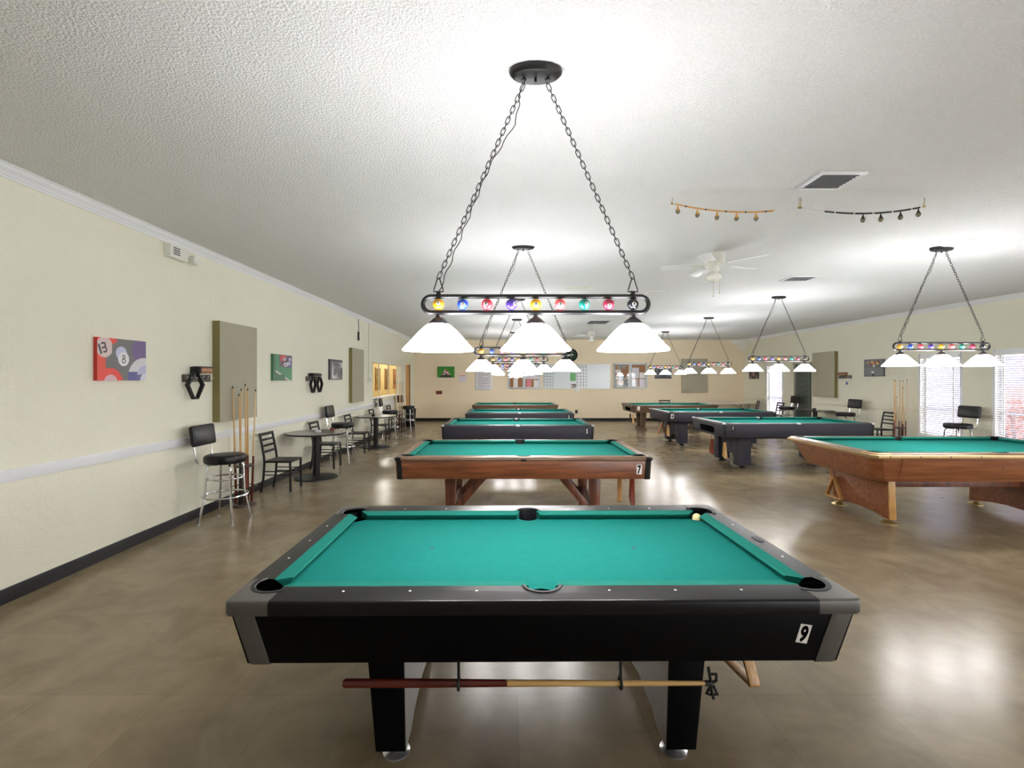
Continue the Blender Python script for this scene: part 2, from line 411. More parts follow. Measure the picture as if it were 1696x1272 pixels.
def profile_run(prof, y0, y1, side):
    f = (lambda d: XL + d) if side == 'L' else (lambda d: XR - d)
    return MB().loft([[(f(d), y0, z) for d, z in prof], [(f(d), y1, z) for d, z in prof]])
crown = [(0, 3.076), (0.012, 3.076), (0.016, 3.088), (0.026, 3.094), (0.03, 3.104), (0.05, 3.118), (0.066, 3.138), (0.072, 3.15), (0.085, 3.153), (0.085, CEIL), (0, CEIL)]
struct('trim_1', profile_run(crown, YF, YB, 'L'), M['white_paint'])
struct('trim_2', profile_run(crown, YF, YB, 'R'), M['white_paint'])
rail_p = [(0, 0.872), (0.012, 0.872), (0.016, 0.878), (0.016, 0.956), (0.010, 0.962), (0, 0.962)]
mb = profile_run(rail_p, YF, 17.1, 'L')
struct('trim_3', mb, M['white_paint'])
mb = MB(); y = YF
for a, b in sorted(WIN.values()):
    q = profile_run(rail_p, y, a - 0.06, 'R'); mb.add(q.v, q.f); y = b + 0.06
q = profile_run(rail_p, y, YB, 'R'); mb.add(q.v, q.f)
struct('trim_4', mb, M['cream_trim'])
bp = [(0, 0), (0.014, 0), (0.012, 0.012), (0.010, 0.1), (0.006, 0.108), (0, 0.108)]
mb = profile_run(bp, YF, 17.1, 'L'); q = profile_run(bp, 18.2, YB, 'L'); mb.add(q.v, q.f)
struct('baseboard_left', mb, M['baseboard'])
struct('baseboard_right', profile_run(bp, YF, YB, 'R'), M['baseboard'])
struct('baseboard_back', MB().box(XL, XR, YB - 0.012, YB, 0, 0.108), M['baseboard'], bevel=0.003)

# right wall windows with frames, sills and blinds; those past D are added
def slats(y0, y1, z0, z1, x, pitch, tilt, depth=0.048):
    mb = MB(); n = int((z1 - z0) / pitch)
    for i in range(n):
        z = z0 + pitch * (i + 0.5); dx, dz = depth / 2 * math.cos(tilt), depth / 2 * math.sin(tilt)
        t = 0.0012
        mb.hexa([(x - dx, y0, z + dz - t), (x + dx, y0, z - dz - t), (x + dx, y1, z - dz - t), (x - dx, y1, z + dz - t),
                 (x - dx, y0, z + dz + t), (x + dx, y0, z - dz + t), (x + dx, y1, z - dz + t), (x - dx, y1, z + dz + t)])
    return mb
WLAB = {'A': 'white slatted blind in the tall window nearest the far right corner', 'B': 'dark grey-green closed blind beside a beige acoustic panel',
        'C': 'white slatted blind behind the cue rack and padded stool on the right', 'D': 'white slatted blind cut off by the right edge of the photo'}
for k, (key, (a, b)) in enumerate(WIN.items()):
    z0, z1 = WZ
    fr = MB()
    x0, x1 = XR + 0.07, XR + 0.13
    fr.box(x0, x1, a, a + 0.045, z0, z1).box(x0, x1, b - 0.045, b, z0, z1).box(x0, x1, a + 0.045, b - 0.045, z1 - 0.045, z1).box(x0, x1, a + 0.045, b - 0.045, z0, z0 + 0.045)
    zm = 0.98
    fr.box(x0, x1, a + 0.045, b - 0.045, zm - 0.025, zm + 0.025)
    w = struct('window_%d' % (k + 1), fr, M['white_paint'], bevel=0.003)
    w['kind'] = 'structure'
    obj('pane', MB().box(XR + 0.098, XR + 0.102, a + 0.045, b - 0.045, z0 + 0.045, z1 - 0.045), M['glass'], w)
    cs = MB().box(XR - 0.012, XR, a - 0.05, a, z0 - 0.05, z1 + 0.05).box(XR - 0.012, XR, b, b + 0.05, z0 - 0.05, z1 + 0.05).box(XR - 0.012, XR, a, b, z1, z1 + 0.05).box(XR - 0.03, XR, a, b, z0 - 0.04, z0)
    obj('casing', cs, M['white_paint'] if key != 'B' else M['cream_trim'], w, bevel=0.002)
    if key in 'ABCD':
        bl = thing('window_blind', WLAB[key], 'blind', (0, 0, 0))
        dark = key == 'B'
        sm = M['dark_seal'] if dark else M['slat']
        obj('headrail', MB().box(XR - 0.035, XR + 0.03, a + 0.005, b - 0.005, z1 - 0.06, z1 - 0.002), M['white_paint'] if not dark else M['dark_seal'], bl, bevel=0.003)
        obj('slat_panel', slats(a + 0.01, b - 0.01, z0 + 0.04, z1 - 0.065, XR + 0.005, 0.042, math.radians(36 if dark else 28)), sm, bl)
        obj('bottom_rail', MB().box(XR - 0.02, XR + 0.03, a + 0.01, b - 0.01, z0 + 0.008, z0 + 0.03), M['white_paint'] if not dark else M['dark_seal'], bl, bevel=0.003)
        obj('lift_cord', MB().tube([(XR - 0.03, b - 0.14, z1 - 0.06), (XR - 0.032, b - 0.14, z0 + 0.5)], 0.002, 5), M['white_plastic'], bl)
        obj('ladder_tape', MB().box(XR - 0.021, XR - 0.02, a + 0.13, a + 0.15, z0 + 0.03, z1 - 0.06).box(XR - 0.021, XR - 0.02, b - 0.17, b - 0.15, z0 + 0.03, z1 - 0.06), M['white_plastic'] if not dark else M['dark_seal'], bl)
    if key in 'EF':  # slats for two of the added unseen windows
        obj('slat_panel', slats(a + 0.01, b - 0.01, z0 + 0.01, z1 - 0.01, XR + 0.03, 0.042, math.radians(24)), M['slat'], w)
    if key == 'B':
        obj('backing', MB().box(XR + 0.04, XR + 0.05, a, b, z0, z1), M['dark_board'], w)  # plain dark green sheet behind the slats
for k, (p_, q_) in enumerate(FILL_WIN):      # added unseen windows behind the camera, for fill light
    fr = MB().box(p_, p_ + .045, YF - .12, YF - .06, FZ[0], FZ[1]).box(q_ - .045, q_, YF - .12, YF - .06, FZ[0], FZ[1]).box(p_ + .045, q_ - .045, YF - .12, YF - .06, FZ[0], FZ[0] + .045).box(p_ + .045, q_ - .045, YF - .12, YF - .06, FZ[1] - .045, FZ[1])
    w = struct('window_%d' % (k + 10), fr, M['white_paint'], bevel=0.003)
    obj('pane', MB().box(p_ + .045, q_ - .045, YF - .092, YF - .088, FZ[0] + .045, FZ[1] - .045), M['glass'], w)
struct('exterior_ground', MB().box(XR + 0.15, XR + 14, -10, 34, -0.12, -0.02), M['gravel'])
struct('bounce_ground_front', MB().box(XL - 6, XR + 6, -16, YF - 0.15, -0.12, -0.02), M['bounce_paving'])  # unseen pale ground added to bounce light up to the ceiling
struct('bounce_ground_side', MB().box(XR + .15, XR + 7, -10, 4.9, -0.02, -0.01), M['bounce_paving'])  # second unseen bounce surface, outside the added side windows
struct('exterior_wall', MB().box(12.6, 12.8, 8.5, 12.4, -0.02, 1.45), M['brick'])
struct('exterior_sky_screen', MB().box(16, 16.3, 6, 34, -0.02, 4.2), M['sky_screen'])  # added wall that blocks the sky behind the blinds
sh = thing('shrub', 'reddish shrub outside the window at the right edge', 'shrub', (10.5, 9.95, 0))
mb = MB()
for i in range(420):
    a, r = random.uniform(0, 2 * PI), 0.5 * random.random() ** 0.5
    p = Vector((r * math.cos(a), r * math.sin(a), random.uniform(0.25, 1.2)))
    R = Euler((random.uniform(0, 6), random.uniform(0, 6), random.uniform(0, 6))).to_matrix()
    q = [p + R @ Vector(v) for v in ((-0.05, 0, 0), (0, -0.02, 0.004), (0.05, 0, 0), (0, 0.02, 0.004))]
    mb.add(q, [(0, 1, 2, 3)])
obj('foliage', mb, M['leaf'], sh)
mb = MB()
for i in range(7):
    a = i * 0.9; mb.tube([(0.04 * math.cos(a), 0.04 * math.sin(a), -0.02), (0.18 * math.cos(a), 0.18 * math.sin(a), 0.5), (0.34 * math.cos(a), 0.34 * math.sin(a), 1.05)], [0.02, 0.014, 0.006], 6)
obj('stem', mb, M['plaque'], sh)

# serving window and door in the left wall
a, b, c, d = PASS
fr = MB().box(XL - 0.15, XL + 0.01, a, a + 0.03, c, d).box(XL - 0.15, XL + 0.01, b - 0.03, b, c, d).box(XL - 0.15, XL + 0.01, a + 0.03, b - 0.03, d - 0.03, d)
for f in (0.27, 0.6, 0.93): fr.box(XL - 0.09, XL - 0.06, a + (b - a) * f - 0.015, a + (b - a) * f + 0.015, c + 0.03, d - 0.03)
w9 = struct('window_9', fr, M['cream_trim'], bevel=0.002)
obj('pane', MB().box(XL - 0.078, XL - 0.074, a + 0.03, b - 0.03, c + 0.03, d - 0.03), M['glass'], w9)
obj('sill', MB().box(XL - 0.15, XL + 0.05, a - 0.03, b + 0.03, c - 0.03, c + 0.005), M['white_paint'], w9, bevel=0.004)
a, b, c, d = DOOR
fr = MB().box(XL - 0.15, XL + 0.012, a - 0.07, a, 0, d + 0.07).box(XL - 0.15, XL + 0.012, b, b + 0.07, 0, d + 0.07).box(XL - 0.15, XL + 0.012, a, b, d, d + 0.07)
d1 = struct('door_1', fr, M['cream_trim'], bevel=0.003)
obj('door_leaf', MB().box(XL - 0.055, XL - 0.015, a + 0.005, b - 0.005, 0.01, d - 0.005), M['orange_door'], d1, bevel=0.003)
obj('door_knob', MB().lathe([(0.001, 0.06), (0.025, 0.055), (0.028, 0.04), (0.012, 0.03), (0.012, 0), (0.03, 0)], (XL - 0.015, a + 0.08, 0.98), 14, 'X'), M['brass'], d1)
for i in range(3):      # posters on the far wall of the side room, seen through the serving window
    p = thing('framed_poster', ['olive framed poster seen through the left pane of the serving window', 'brown framed poster seen through the middle pane of the serving window', 'reddish framed poster seen through the right pane of the serving window'][i], 'poster', (-6.6, (24.6, 26.45, 28.4)[i], 1.64), 0, 'posters beyond the serving window')
    c0 = [(150, 128, 56), (146, 108, 60), (170, 110, 74)][i]
    obj('frame', MB().box(0, 0.03, -0.47, 0.47, -0.57, 0.57), M['golden_rack'], p, bevel=0.004)
    rnd = random.Random(i)
    g = [[rnd.random() for _ in range(9)] for _ in range(9)]
    art_panel('print', 0.86, 1.05, 16, 20, lambda u, v: tuple(int(x * (0.65 + 0.55 * g[int(u * 8)][int(v * 8)])) for x in c0), p, (0.032, 0, 0), (0, 0, PI / 2))

# ------------------------------------------------------------------ pool tables
CW = 0.062
def arc(cx, cy, r, d0, d1, n=10):
    return [(cx + r * math.cos(math.radians(d0 + (d1 - d0) * i / n)), cy + r * math.sin(math.radians(d0 + (d1 - d0) * i / n))) for i in range(n + 1)]
def railish(pts, z, th, crisp=False):
    L = [(z - th, .012), (z - th + .004, .003), (z - th + .010, 0), (z - .010, 0), (z - .004, .002), (z - .001, .006), (z, .012)] if crisp else [(z - th, .016), (z - th + .006, .006), (z - th + .014, .001), (z - .030, 0), (z - .018, .002), (z - .009, .008), (z - .003, .018), (z, .034)]
    return MB().loft([[(x - nx * d, y - ny * d, zz) for x, y, nx, ny in pts] for zz, d in L])
def pool_table(name, label, loc, rz, A, B, a, b, z, zb, st):
    """A,B outer half sizes, a,b half sizes between cushion noses, z rail height, zb apron bottom"""
    t = thing(name, label, 'pool table', loc, rz)
    c = CW; bed = z - 0.042; th = st.get('th', 0.055)
    P = 0.035; rp = 0.072; rs = 0.066
    # cloth bed
    q = 0.05; k = math.sqrt(.064 ** 2 - (q - P) ** 2)
    ang = math.degrees(math.acos(-k / .064)) if 0 else math.degrees(math.atan2(q - P, -k))
    pts = []
    for sx, sy, rev in ((1, 1, False), (-1, 1, True), (-1, -1, False), (1, -1, True)):
        ar = [(sx * (a + P + x), sy * (b + P + y)) for x, y in arc(0, 0, .064, 360 - 180 + 0 - ang + 270 - 180 if 0 else ang, 450 - ang, 12)]
        # from upper edge (direction 180-ish) through 225 to right edge (270-ish)
        if sx * sy > 0: ar = ar[::-1]
        pts.append((ar, sx, sy))
    poly = []
    poly += pts[0][0]                                                      # upper right: right edge -> top edge
    poly += [(x, y) for x, y in arc(0, b + 0.05, .058, 0, -180, 12)]       # top side pocket
    poly += pts[1][0]; poly += pts[2][0]
    poly += [(x, y) for x, y in arc(0, -b - 0.05, .058, 180, 0, 12)]
    poly += pts[3][0]
    obj('cloth_bed', MB().prism(poly, bed - 0.03, bed), M['felt'], t)
    # cushions
    def cushion(p0, p1, d, e0, e1):   # nose from p0 to p1, outward dir d; e0,e1 how far back edge runs past the nose ends
        p0 = Vector(p0); p1 = Vector(p1); d = Vector(d); u = (p1 - p0).normalized()
        n0, n1, b0, b1 = p0, p1, p0 - u * e0 + d * c, p1 + u * e1 + d * c
        zt, zn, zl = z, z - 0.006, bed
        sec = lambda n, bk: [(bk.x, bk.y, zl), (n.x + d.x * .03, n.y + d.y * .03, zl), (n.x + d.x * .004, n.y + d.y * .004, zn - .012), (n.x, n.y, zn - .004), (n.x + d.x * .004, n.y + d.y * .004, zn), (bk.x, bk.y, zt)]
        return MB().loft([sec(n0, b0), sec(n1, b1)])
    for sy in (1, -1):
        for sx in (1, -1):
            obj('cushion', cushion((sx * .07, sy * b), (sx * (a - .045), sy * b), (0, sy), .016, .052), M['cushion'], t)
    for sx in (1, -1):
        obj('cushion', cushion((sx * a, -b + .045), (sx * a, b - .045), (sx, 0), .052, .052), M['cushion'], t)
    xc, yc = a - .008, b - .008
    ksd = math.degrees(math.asin((c - .05) / rs))
    for sy in (1, -1):
        pts = [(xc, b + c, 0, 0), (xc, B, 0, 1), (-xc, B, 0, 1), (-xc, b + c, 0, 0)]
        pts += [(x, y, 0, 0) for x, y in arc(0, b + .05, rs, 180 - ksd, ksd, 14)]
        obj('rail', railish([(x, sy * y, nx, sy * ny) for x, y, nx, ny in pts], z, th, st.get('crisp')), st['rail'], t)
    for sx in (1, -1):
        pts = [(a + c, yc, 0, 0), (A, yc, 1, 0), (A, -yc, 1, 0), (a + c, -yc, 0, 0)]
        obj('rail', railish([(sx * x, y, sx * nx, ny) for x, y, nx, ny in pts], z, th, st.get('crisp')), st['rail'], t)
    # corner castings with pocket notches
    cr = st.get('cr', 0.035); ns = st.get('cseg', 5)
    for sx in (1, -1):
        for sy in (1, -1):
            pts = [(xc, b + c, 0, 0), (xc, B, 0, 1)]
            for i in range(ns + 1):
                g = PI / 2 - PI / 2 * i / ns
                pts.append((A - cr + cr * math.cos(g), B - cr + cr * math.sin(g), math.cos(g), math.sin(g)))
            pts += [(A, yc, 1, 0), (a + c, yc, 0, 0)]
            pts += [(x, y, 0, 0) for x, y in arc(a + P, b + P, rp, -38, 128, 14)]
            obj('corner_casting', railish([(sx * x, sy * y, sx * nx, sy * ny) for x, y, nx, ny in pts], z + .001, th + .001, st.get('crisp')), st['cast'], t)
            mb = MB(); m0 = len(mb.v)
            cd_ = st.get('cup', .15)
            mb.lathe([(.0655, bed - .004), (.063, bed - .2 * cd_), (.056, bed - .87 * cd_), (.03, bed - cd_), (.001, bed - cd_ - .002)], (a + P, b + P, 0), 20)
            mb.lathe([(rp - .001, bed - .004), (rp - .001, z - .004), (rp, z + .0005), (rp + .004, z + .004), (rp + .018, z + .004), (rp + .021, z - .0)], (a + P, b + P, 0), 18, a0=math.radians(-40), a1=math.radians(130))
            for i in range(len(mb.v)): mb.v[i] = (sx * mb.v[i][0], sy * mb.v[i][1], mb.v[i][2])
            obj('corner_pocket', mb, M['pocket'], t)
    for sy in (1, -1):
        mb = MB()
        mb.lathe([(.0595, bed - .004), (.057, bed - .03), (.05, bed - .13), (.03, bed - .15), (.001, bed - .152)], (0, b + .05, 0), 20)
        mb.lathe([(rs - .001, bed - .004), (rs - .001, z - .004), (rs, z + .0005), (rs + .003, z + .004), (rs + .013, z + .004), (rs + .015, z)], (0, b + .05, 0), 18, a0=math.radians(6), a1=math.radians(174))
        for i in range(len(mb.v)): mb.v[i] = (mb.v[i][0], sy * mb.v[i][1], mb.v[i][2])
        obj('side_pocket', mb, M['pocket'], t)
    # inlaid sights
    if st.get('sights'):
        for sy in (1, -1):
            for f in (-.75, -.5, -.25, .25, .5, .75):
                obj('rail_sight', MB().lathe([(.0001, z + .0012), (.0052, z + .0012), (.0056, z - .001)], (f * a, sy * (b + c + .045), 0), 10), M['white_dot'], t)
        for sx in (1, -1):
            for f in (-.5, 0, .5):
                if f == 0 and sx > 0 and st.get('badge'): continue
                obj('rail_sight', MB().lathe([(.0001, z + .0012), (.0052, z + .0012), (.0056, z - .001)], (sx * (a + c + .045), f * b, 0), 10), M['white_dot'], t)
    # apron
    t1, t2 = st['t1'], st['t2']; ch = st.get('chamfer', 0.0); zt = z - th + .004
    def plan(ins, k, zz):
        X, Y = A - ins, B - ins
        if k: p = [(X, -Y + k), (X, Y - k), (X - k, Y), (-X + k, Y), (-X, Y - k), (-X, -Y + k), (-X + k, -Y), (X - k, -Y)]
        else: p = [(X, -Y), (X, Y), (-X, Y), (-X, -Y)]
        return [(x, y, zz) for x, y in p]
    obj('apron', MB().loft([plan(t1 + .03, ch, zt - .004), plan(t1, ch, zt), plan(t2, ch, zb), plan(t2 + .03, ch, zb), plan(t2 + .04, ch, zb + .02)], cap=False).add(plan(t2 + .035, ch, zb + .012), [tuple(range(8 if ch else 4))]), st['apron'], t, bevel=st.get('bev', 0.003))
    def front(x, zz, off):      # point on the near long face
        s = (zz - zb) / (zt - zb); ins = t2 + (t1 - t2) * s
        return Vector((x, -(B - ins) - off, zz))
    if st.get('ctrim'):
        w0, w1 = st['ctrim']
        for sx in (1, -1):
            for sy in (1, -1):
                o = .004; to = st.get('ctop', 0)
                ring = lambda ins, zz: [(sx * (A - ins + o), sy * (B - ins - w0), zz), (sx * (A - ins + o), sy * (B - ins - .02 + o), zz), (sx * (A - ins - .006 + o), sy * (B - ins - .006 + o), zz), (sx * (A - ins - .02 + o), sy * (B - ins + o), zz), (sx * (A - ins - w1), sy * (B - ins + o), zz), (sx * (A - ins - w1), sy * (B - ins - .02), zz), (sx * (A - ins - .02), sy * (B - ins - w0), zz)]
                R = [ring(t2 + .003, zb - .004), ring(t2, zb + .004), ring(t1, zt)]
                if to: R += [ring(-.004, zt + .006), ring(-.006, z - .012), ring(.004, z - .004)]
                obj('corner_trim', MB().loft(R), st['trim'], t, bevel=0.002)
    if st.get('cap'):            # small metal corner caps and side pocket caps on the rail
        for sx in (1, -1):
            for sy in (1, -1):
                obj('corner_cap', MB().prism([(sx * (A - .05), sy * (B + .002)), (sx * (A - .014), sy * (B + .003)), (sx * (A + .003), sy * (B - .014)), (sx * (A + .002), sy * (B - .05)), (sx * (A - .05), sy * (B - .05))], z - .026, z + .004), M['silver'], t, bevel=.006)
        for sy in (1, -1):
            obj('side_cap', MB().box(-.035, .035, min(sy * (B - .07), sy * (B + .003)), max(sy * (B - .07), sy * (B + .003)), z - .028, z + .004), M['silver'], t, bevel=.008)
    if st.get('railtrim'):
        pl = lambda ins, zz: [(x, y, zz) for x, y, _ in plan(ins, .06, 0)]
        obj('rail_trim', MB().loft([pl(.012, z - .052), pl(-.004, z - .05), pl(-.008, z - .036), pl(-.006, z - .018), pl(.006, z - .014), pl(.012, z - .05)], cap=False), st['railtrim'], t)
        for k in range(-4, 5):
            if k: obj('trim_screw', MB().lathe([(.0001, 0), (.007, .0), (.008, .004)], (0, 0, 0), 10, 'Y').xform(Matrix.Translation((k * A * .22, -B - .0095, z - .034))), M['bronze'], t)
    if st.get('slot'):
        for sx in (-1,):
            s = .45; ins = t2 + (t1 - t2) * s; tilt = math.atan2(t2 - t1, zt - zb)
            sp = [(0, y, zz) for y, zz in stadium(.33, .06)]
            mb = MB().loft([[(-.006, y, zz) for _, y, zz in sp], [(.02, y * .96, zz * .9) for _, y, zz in sp]], cap=False).add([(.012, y, zz) for _, y, zz in sp], [tuple(range(len(sp)))])
            o = obj('ball_return_plate', MB().loft([[(-.004, y, zz) for _, y, zz in sp], [(.004, y, zz) for _, y, zz in sp]]), M['flat_black'], t, (-(A - ins), 0, zb + s * (zt - zb)), (0, -tilt, 0), bevel=.001)  # dark plate on the surface stands in for the shaded hole
    if st.get('num'):
        ns_, u, zz, w, h, tl = st['num']
        tilt = math.atan2(t2 - t1, zt - zb)
        inv = st.get('inv', False)
        p = obj('number_plate', MB().box(-w / 2, w / 2, -.001, .001, -h / 2, h / 2), M['white_dot'] if not inv else M['black_lam'], t, front(u, zz, .0015), (tilt, tl, 0))
        if ns_:
            link('numeral', text_mesh(ns_, h * 1.14, M['flat_black'] if not inv else M['white_dot'], .0008, h * .04, w / h * 1.1), p, (0, -.0016, 0), (PI / 2, 0, 0))
    return t

def leveler(par, x, y, m, r=.055, h=.05):
    obj('leveling_foot', MB().lathe([(.0001, 0), (r, 0), (r, .008), (r * .55, .02), (.022, h * .7), (.018, h), (.0001, h)], (x, y, 0), 18), m, par)

# table 9, the nearest
st9 = dict(rail=M['rail_black'], cast=M['cast_grey'], apron=M['black_lam'], trim=M['cast_grey'], ctrim=(.085, .085), t1=.022, t2=.062, sights=True, badge=True, crisp=True, th=.058,
           num=('9', 0.985, .655, .043, .079, math.radians(9)))
T9 = pool_table('pool_table', 'black pool table numbered 9 with grey corner castings, nearest of all', (.134, 2.466, 0), math.radians(0.5), 1.190, .681, 1.03, .485, .80, .538, st9)
for sx in (-1, 1):
    mb = MB()
    prof = [(-.40, .04), (.40, .04), (.40, .57), (-.40, .57)]
    arch = [(-.42, .045), (-.30, .045), (-.22, .085), (0, .115), (.22, .085), (.30, .045), (.42, .045), (.46, .545), (-.46, .545)]
    ins = .568 if sx < 0 else .54
    xi = sx * ins; xo0, xo1 = sx * (ins + .125), sx * (ins + .155)
    inner = [(xi, y, zz) for y, zz in arch]
    outer = [(xo0 + (xo1 - xo0) * (zz - .04) / .50, y, zz) for y, zz in arch]
    pd = obj('pedestal', MB().loft([inner, outer]), M['black_lam'], T9, bevel=.003)
    obj('side_panel', MB().loft([[(xi - sx * .002, y * .985, max(zz, .05)) for y, zz in arch], [(xi + sx * .002, y * .985, max(zz, .05)) for y, zz in arch]]), M['satin_silver'], pd)
    for y in (-.36, .36): leveler(T9, sx * (ins + .05), y, M['silver'], .058, .05)
for i, (lx) in enumerate((-.325, .295)):
    mb = MB().box(lx - .005, lx + .005, -.622, -.612, .472, .545)
    mb.tube([(lx + .02 * math.cos(g), -.617 + .02 * math.sin(g), .452 + .0 * g) for g in []] or [(lx, -.617 + .021 * math.cos(g), .457 + .021 * math.sin(g)) for g in [PI / 2 + 2 * PI * k / 12 for k in range(12)]], .006, 6, closed=True)
    obj('bridge_strap', mb, M['rubber'], T9)
# dark oval badge and spots printed on table 9
obj('maker_badge', MB().prism(stadium(.045, .017), .8005, .8022), M['pocket'], T9, (1.15, 0, 0), (0, 0, math.radians(90)))
for sx in (-1, 1):
    obj('cloth_spot', MB().prism(arc(0, 0, .010, 0, 360, 12)[:-1], .758, .7588), M['blue_lam'], T9, (sx * .515, 0, 0))
# mechanical bridge hanging in the straps
br = thing('bridge_stick', 'long bridge stick hanging in black straps under the table numbered 9', 'bridge stick', (.138 - .768, 2.47 - .622, .457), 0)
obj('shaft', MB().lathe([(.0001, .62), (.0125, .62), (.0125, .63), (.0105, 1.1), (.008, 1.395), (.0001, 1.395)], (0, 0, 0), 14, 'X'), M['maple_x'], br)
obj('butt', MB().lathe([(.0001, 0), (.012, 0.003), (.0165, .012), (.016, .3), (.0135, .55), (.0126, .63), (.0001, .63)], (0, 0, 0), 16, 'X'), M['mahog_x'], br)
mb = MB()
hp = [(0, .055), (.006, .03), (.016, .018), (.006, 0), (-.006, -.02), (-.012, -.04), (.004, -.045), (.01, -.06)]
mb.tube([(1.40, 0, .06), (1.405, 0, .03), (1.41, 0, 0), (1.412, 0, -.03), (1.42, 0, -.06)], .006, 8)
mb.tube([(1.405, .0, .035), (1.43, 0, .035), (1.43, 0, .01), (1.41, 0, 0)], .006, 6)
mb.tube([(1.41, 0, -.01), (1.392, 0, -.04), (1.412, 0, -.045), (1.435, 0, -.042), (1.42, 0, -.012)], .006, 6)
mb.tube([(1.385, 0, 0), (1.412, 0, 0)], .010, 8)
obj('bridge_head', mb, M['rubber'], br)
tag(obj('cue_ball', MB().sphere((0, 0, 0), .0285, 20, 14), M['ivory'], None, (.134 + 1.036, 2.47 + .512, .757 + .006)), 'ivory ball sitting in the far right pocket of the nearest table', 'ball')

# table 7, walnut with black corners
st7 = dict(rail=M['brown_rail'], cast=M['brown_rail'], apron=M['walnut'], trim=M['rubber'], ctrim=(.06, .06), ctop=1, t1=.004, t2=.014, sights=True, th=.045,
           num=('7', 1.19, .69, .055, .10, 0))
T7 = pool_table('pool_table', 'walnut pool table numbered 7 with black corners and diagonal leg braces', (.168, 5.70, 0), 0, 1.32, .74, 1.16, .57, .82, .592, st7)
obj('side_pocket_tab', MB().box(-.03, .03, -.742, -.735, .775, .80), M['rubber'], T7, bevel=.002)
for sx in (-1, 1):
    for sy in (-1, 1):
        x0 = sx * .785; y0 = sy * .42
        obj('leg', MB().hexa([(x0 - .045, y0 - .045, 0), (x0 + .045, y0 - .045, 0), (x0 + .045, y0 + .045, 0), (x0 - .045, y0 + .045, 0), (x0 - .06, y0 - .06, .6), (x0 + .06, y0 - .06, .6), (x0 + .06, y0 + .06, .6), (x0 - .06, y0 + .06, .6)]), M['leg_wood'], T7, bevel=.003)
        xa, xb = sx * .735, sx * .40
        obj('brace', MB().hexa([(xa, y0 - .03, .14), (xa, y0 + .03, .14), (xa, y0 + .03, .255), (xa, y0 - .03, .255), (xb, y0 - .03, .53), (xb, y0 + .03, .53), (xb, y0 + .03, .645), (xb, y0 - .03, .645)]), M['leg_wood'], T7, bevel=.003)
    obj('cross_beam', MB().box(sx * .785 - .03, sx * .785 + .03, -.37, .37, .16, .28), M['leg_wood'], T7, bevel=.003)

# black tables with arched double legs
def arch_legs(T, px, py, zb, mleg, mpan, lx=.115, ly=.10):
    for sx in (-1, 1):
        for sy in (-1, 1):
            x0, y0 = sx * px, sy * py
            obj('leg', MB().box(x0 - lx, x0 + lx, y0 - ly, y0 + ly, .05, zb + .004), mleg, T, bevel=.006)
            leveler(T, x0, y0, M['rubber'], .07, .06)
        y1 = py - ly
        ar = [(-y1, zb), (-y1, .06), (-y1 + .06, .12), (-y1 + .14, .19), (-.08, .225), (.08, .225), (y1 - .14, .19), (y1 - .06, .12), (y1, .06), (y1, zb)]
        obj('arch_panel', MB().prism(ar, sx * px - .05, sx * px + .05, 'YZ'), mpan, T, bevel=.004)
    obj('stretcher', MB().box(-px + lx, px - lx, -.06, .06, zb - .10, zb), mpan, T, bevel=.003)
stb = dict(rail=M['rail_grey'], cast=M['rail_grey'], apron=M['blue_lam'], trim=M['rubber'], ctrim=(.04, .04), t1=.008, t2=.02, cap=True, th=.04)
T5 = pool_table('pool_table', 'black pool table numbered 5 behind the walnut table numbered 7', (.185, 9.11, 0), 0, 1.33, .745, 1.17, .575, .82, .57, dict(stb, num=('5', 1.20, .715, .055, .095, 0), inv=True))
arch_legs(T5, .85, .42, .57, M['blue_lam'], M['blue_lam'])
T3 = pool_table('pool_table', 'black pool table behind the one numbered 5, second farthest in the left row', (.30, 12.27, 0), 0, 1.31, .745, 1.15, .575, .82, .57, dict(stb, num=('3', 1.17, .715, .055, .095, 0), inv=True))
arch_legs(T3, .85, .42, .57, M['blue_lam'], M['blue_lam'])
st6 = dict(stb, slot=True)
T6 = pool_table('pool_table', 'black pool table numbered 6 with a dark slot in its end', (5.165, 9.27, 0), 0, 1.345, .73, 1.185, .565, .84, .585, dict(st6, num=('6', -1.165, .735, .058, .098, 0), inv=True))
arch_legs(T6, .86, .42, .585, M['blue_lam'], M['blue_lam'])
T4 = pool_table('pool_table', 'black pool table numbered 4 behind the one numbered 6', (5.125, 12.28, 0), 0, 1.30, .73, 1.14, .565, .84, .60, dict(stb, num=('4', -1.17, .73, .065, .105, 0)))
arch_legs(T4, .84, .42, .60, M['blue_lam'], M['blue_lam'])
# worn brown tables near the back wall
stw = dict(rail=M['grey_wood'], cast=M['grey_wood'], apron=M['grey_wood'], trim=M['plaque'], ctrim=(.05, .05), ctop=1, t1=.01, t2=.05, th=.045)
def trestle(T, px, zb, m):
    for sx in (-1, 1):
        for s2 in (-1, 1):
            y0 = s2 * .30
            obj('leg', MB().hexa([(sx * px - .06, y0 - s2 * .10 - .06, .08), (sx * px + .06, y0 - s2 * .10 - .06, .08), (sx * px + .06, y0 - s2 * .10 + .06, .08), (sx * px - .06, y0 - s2 * .10 + .06, .08),
                                  (sx * px - .08, y0 - .08, zb), (sx * px + .08, y0 - .08, zb), (sx * px + .08, y0 + .08, zb), (sx * px - .08, y0 + .08, zb)]), m, T, bevel=.004)
        obj('foot_bar', MB().box(sx * px - .07, sx * px + .07, -.42, .42, 0, .085), m, T, bevel=.006)
T1 = pool_table('pool_table', 'brown wooden pool table farthest in the left row by the back wall', (.25, 15.80, 0), 0, 1.35, .745, 1.19, .575, .82, .60, stw)
trestle(T1, .8, .60, M['grey_wood'])
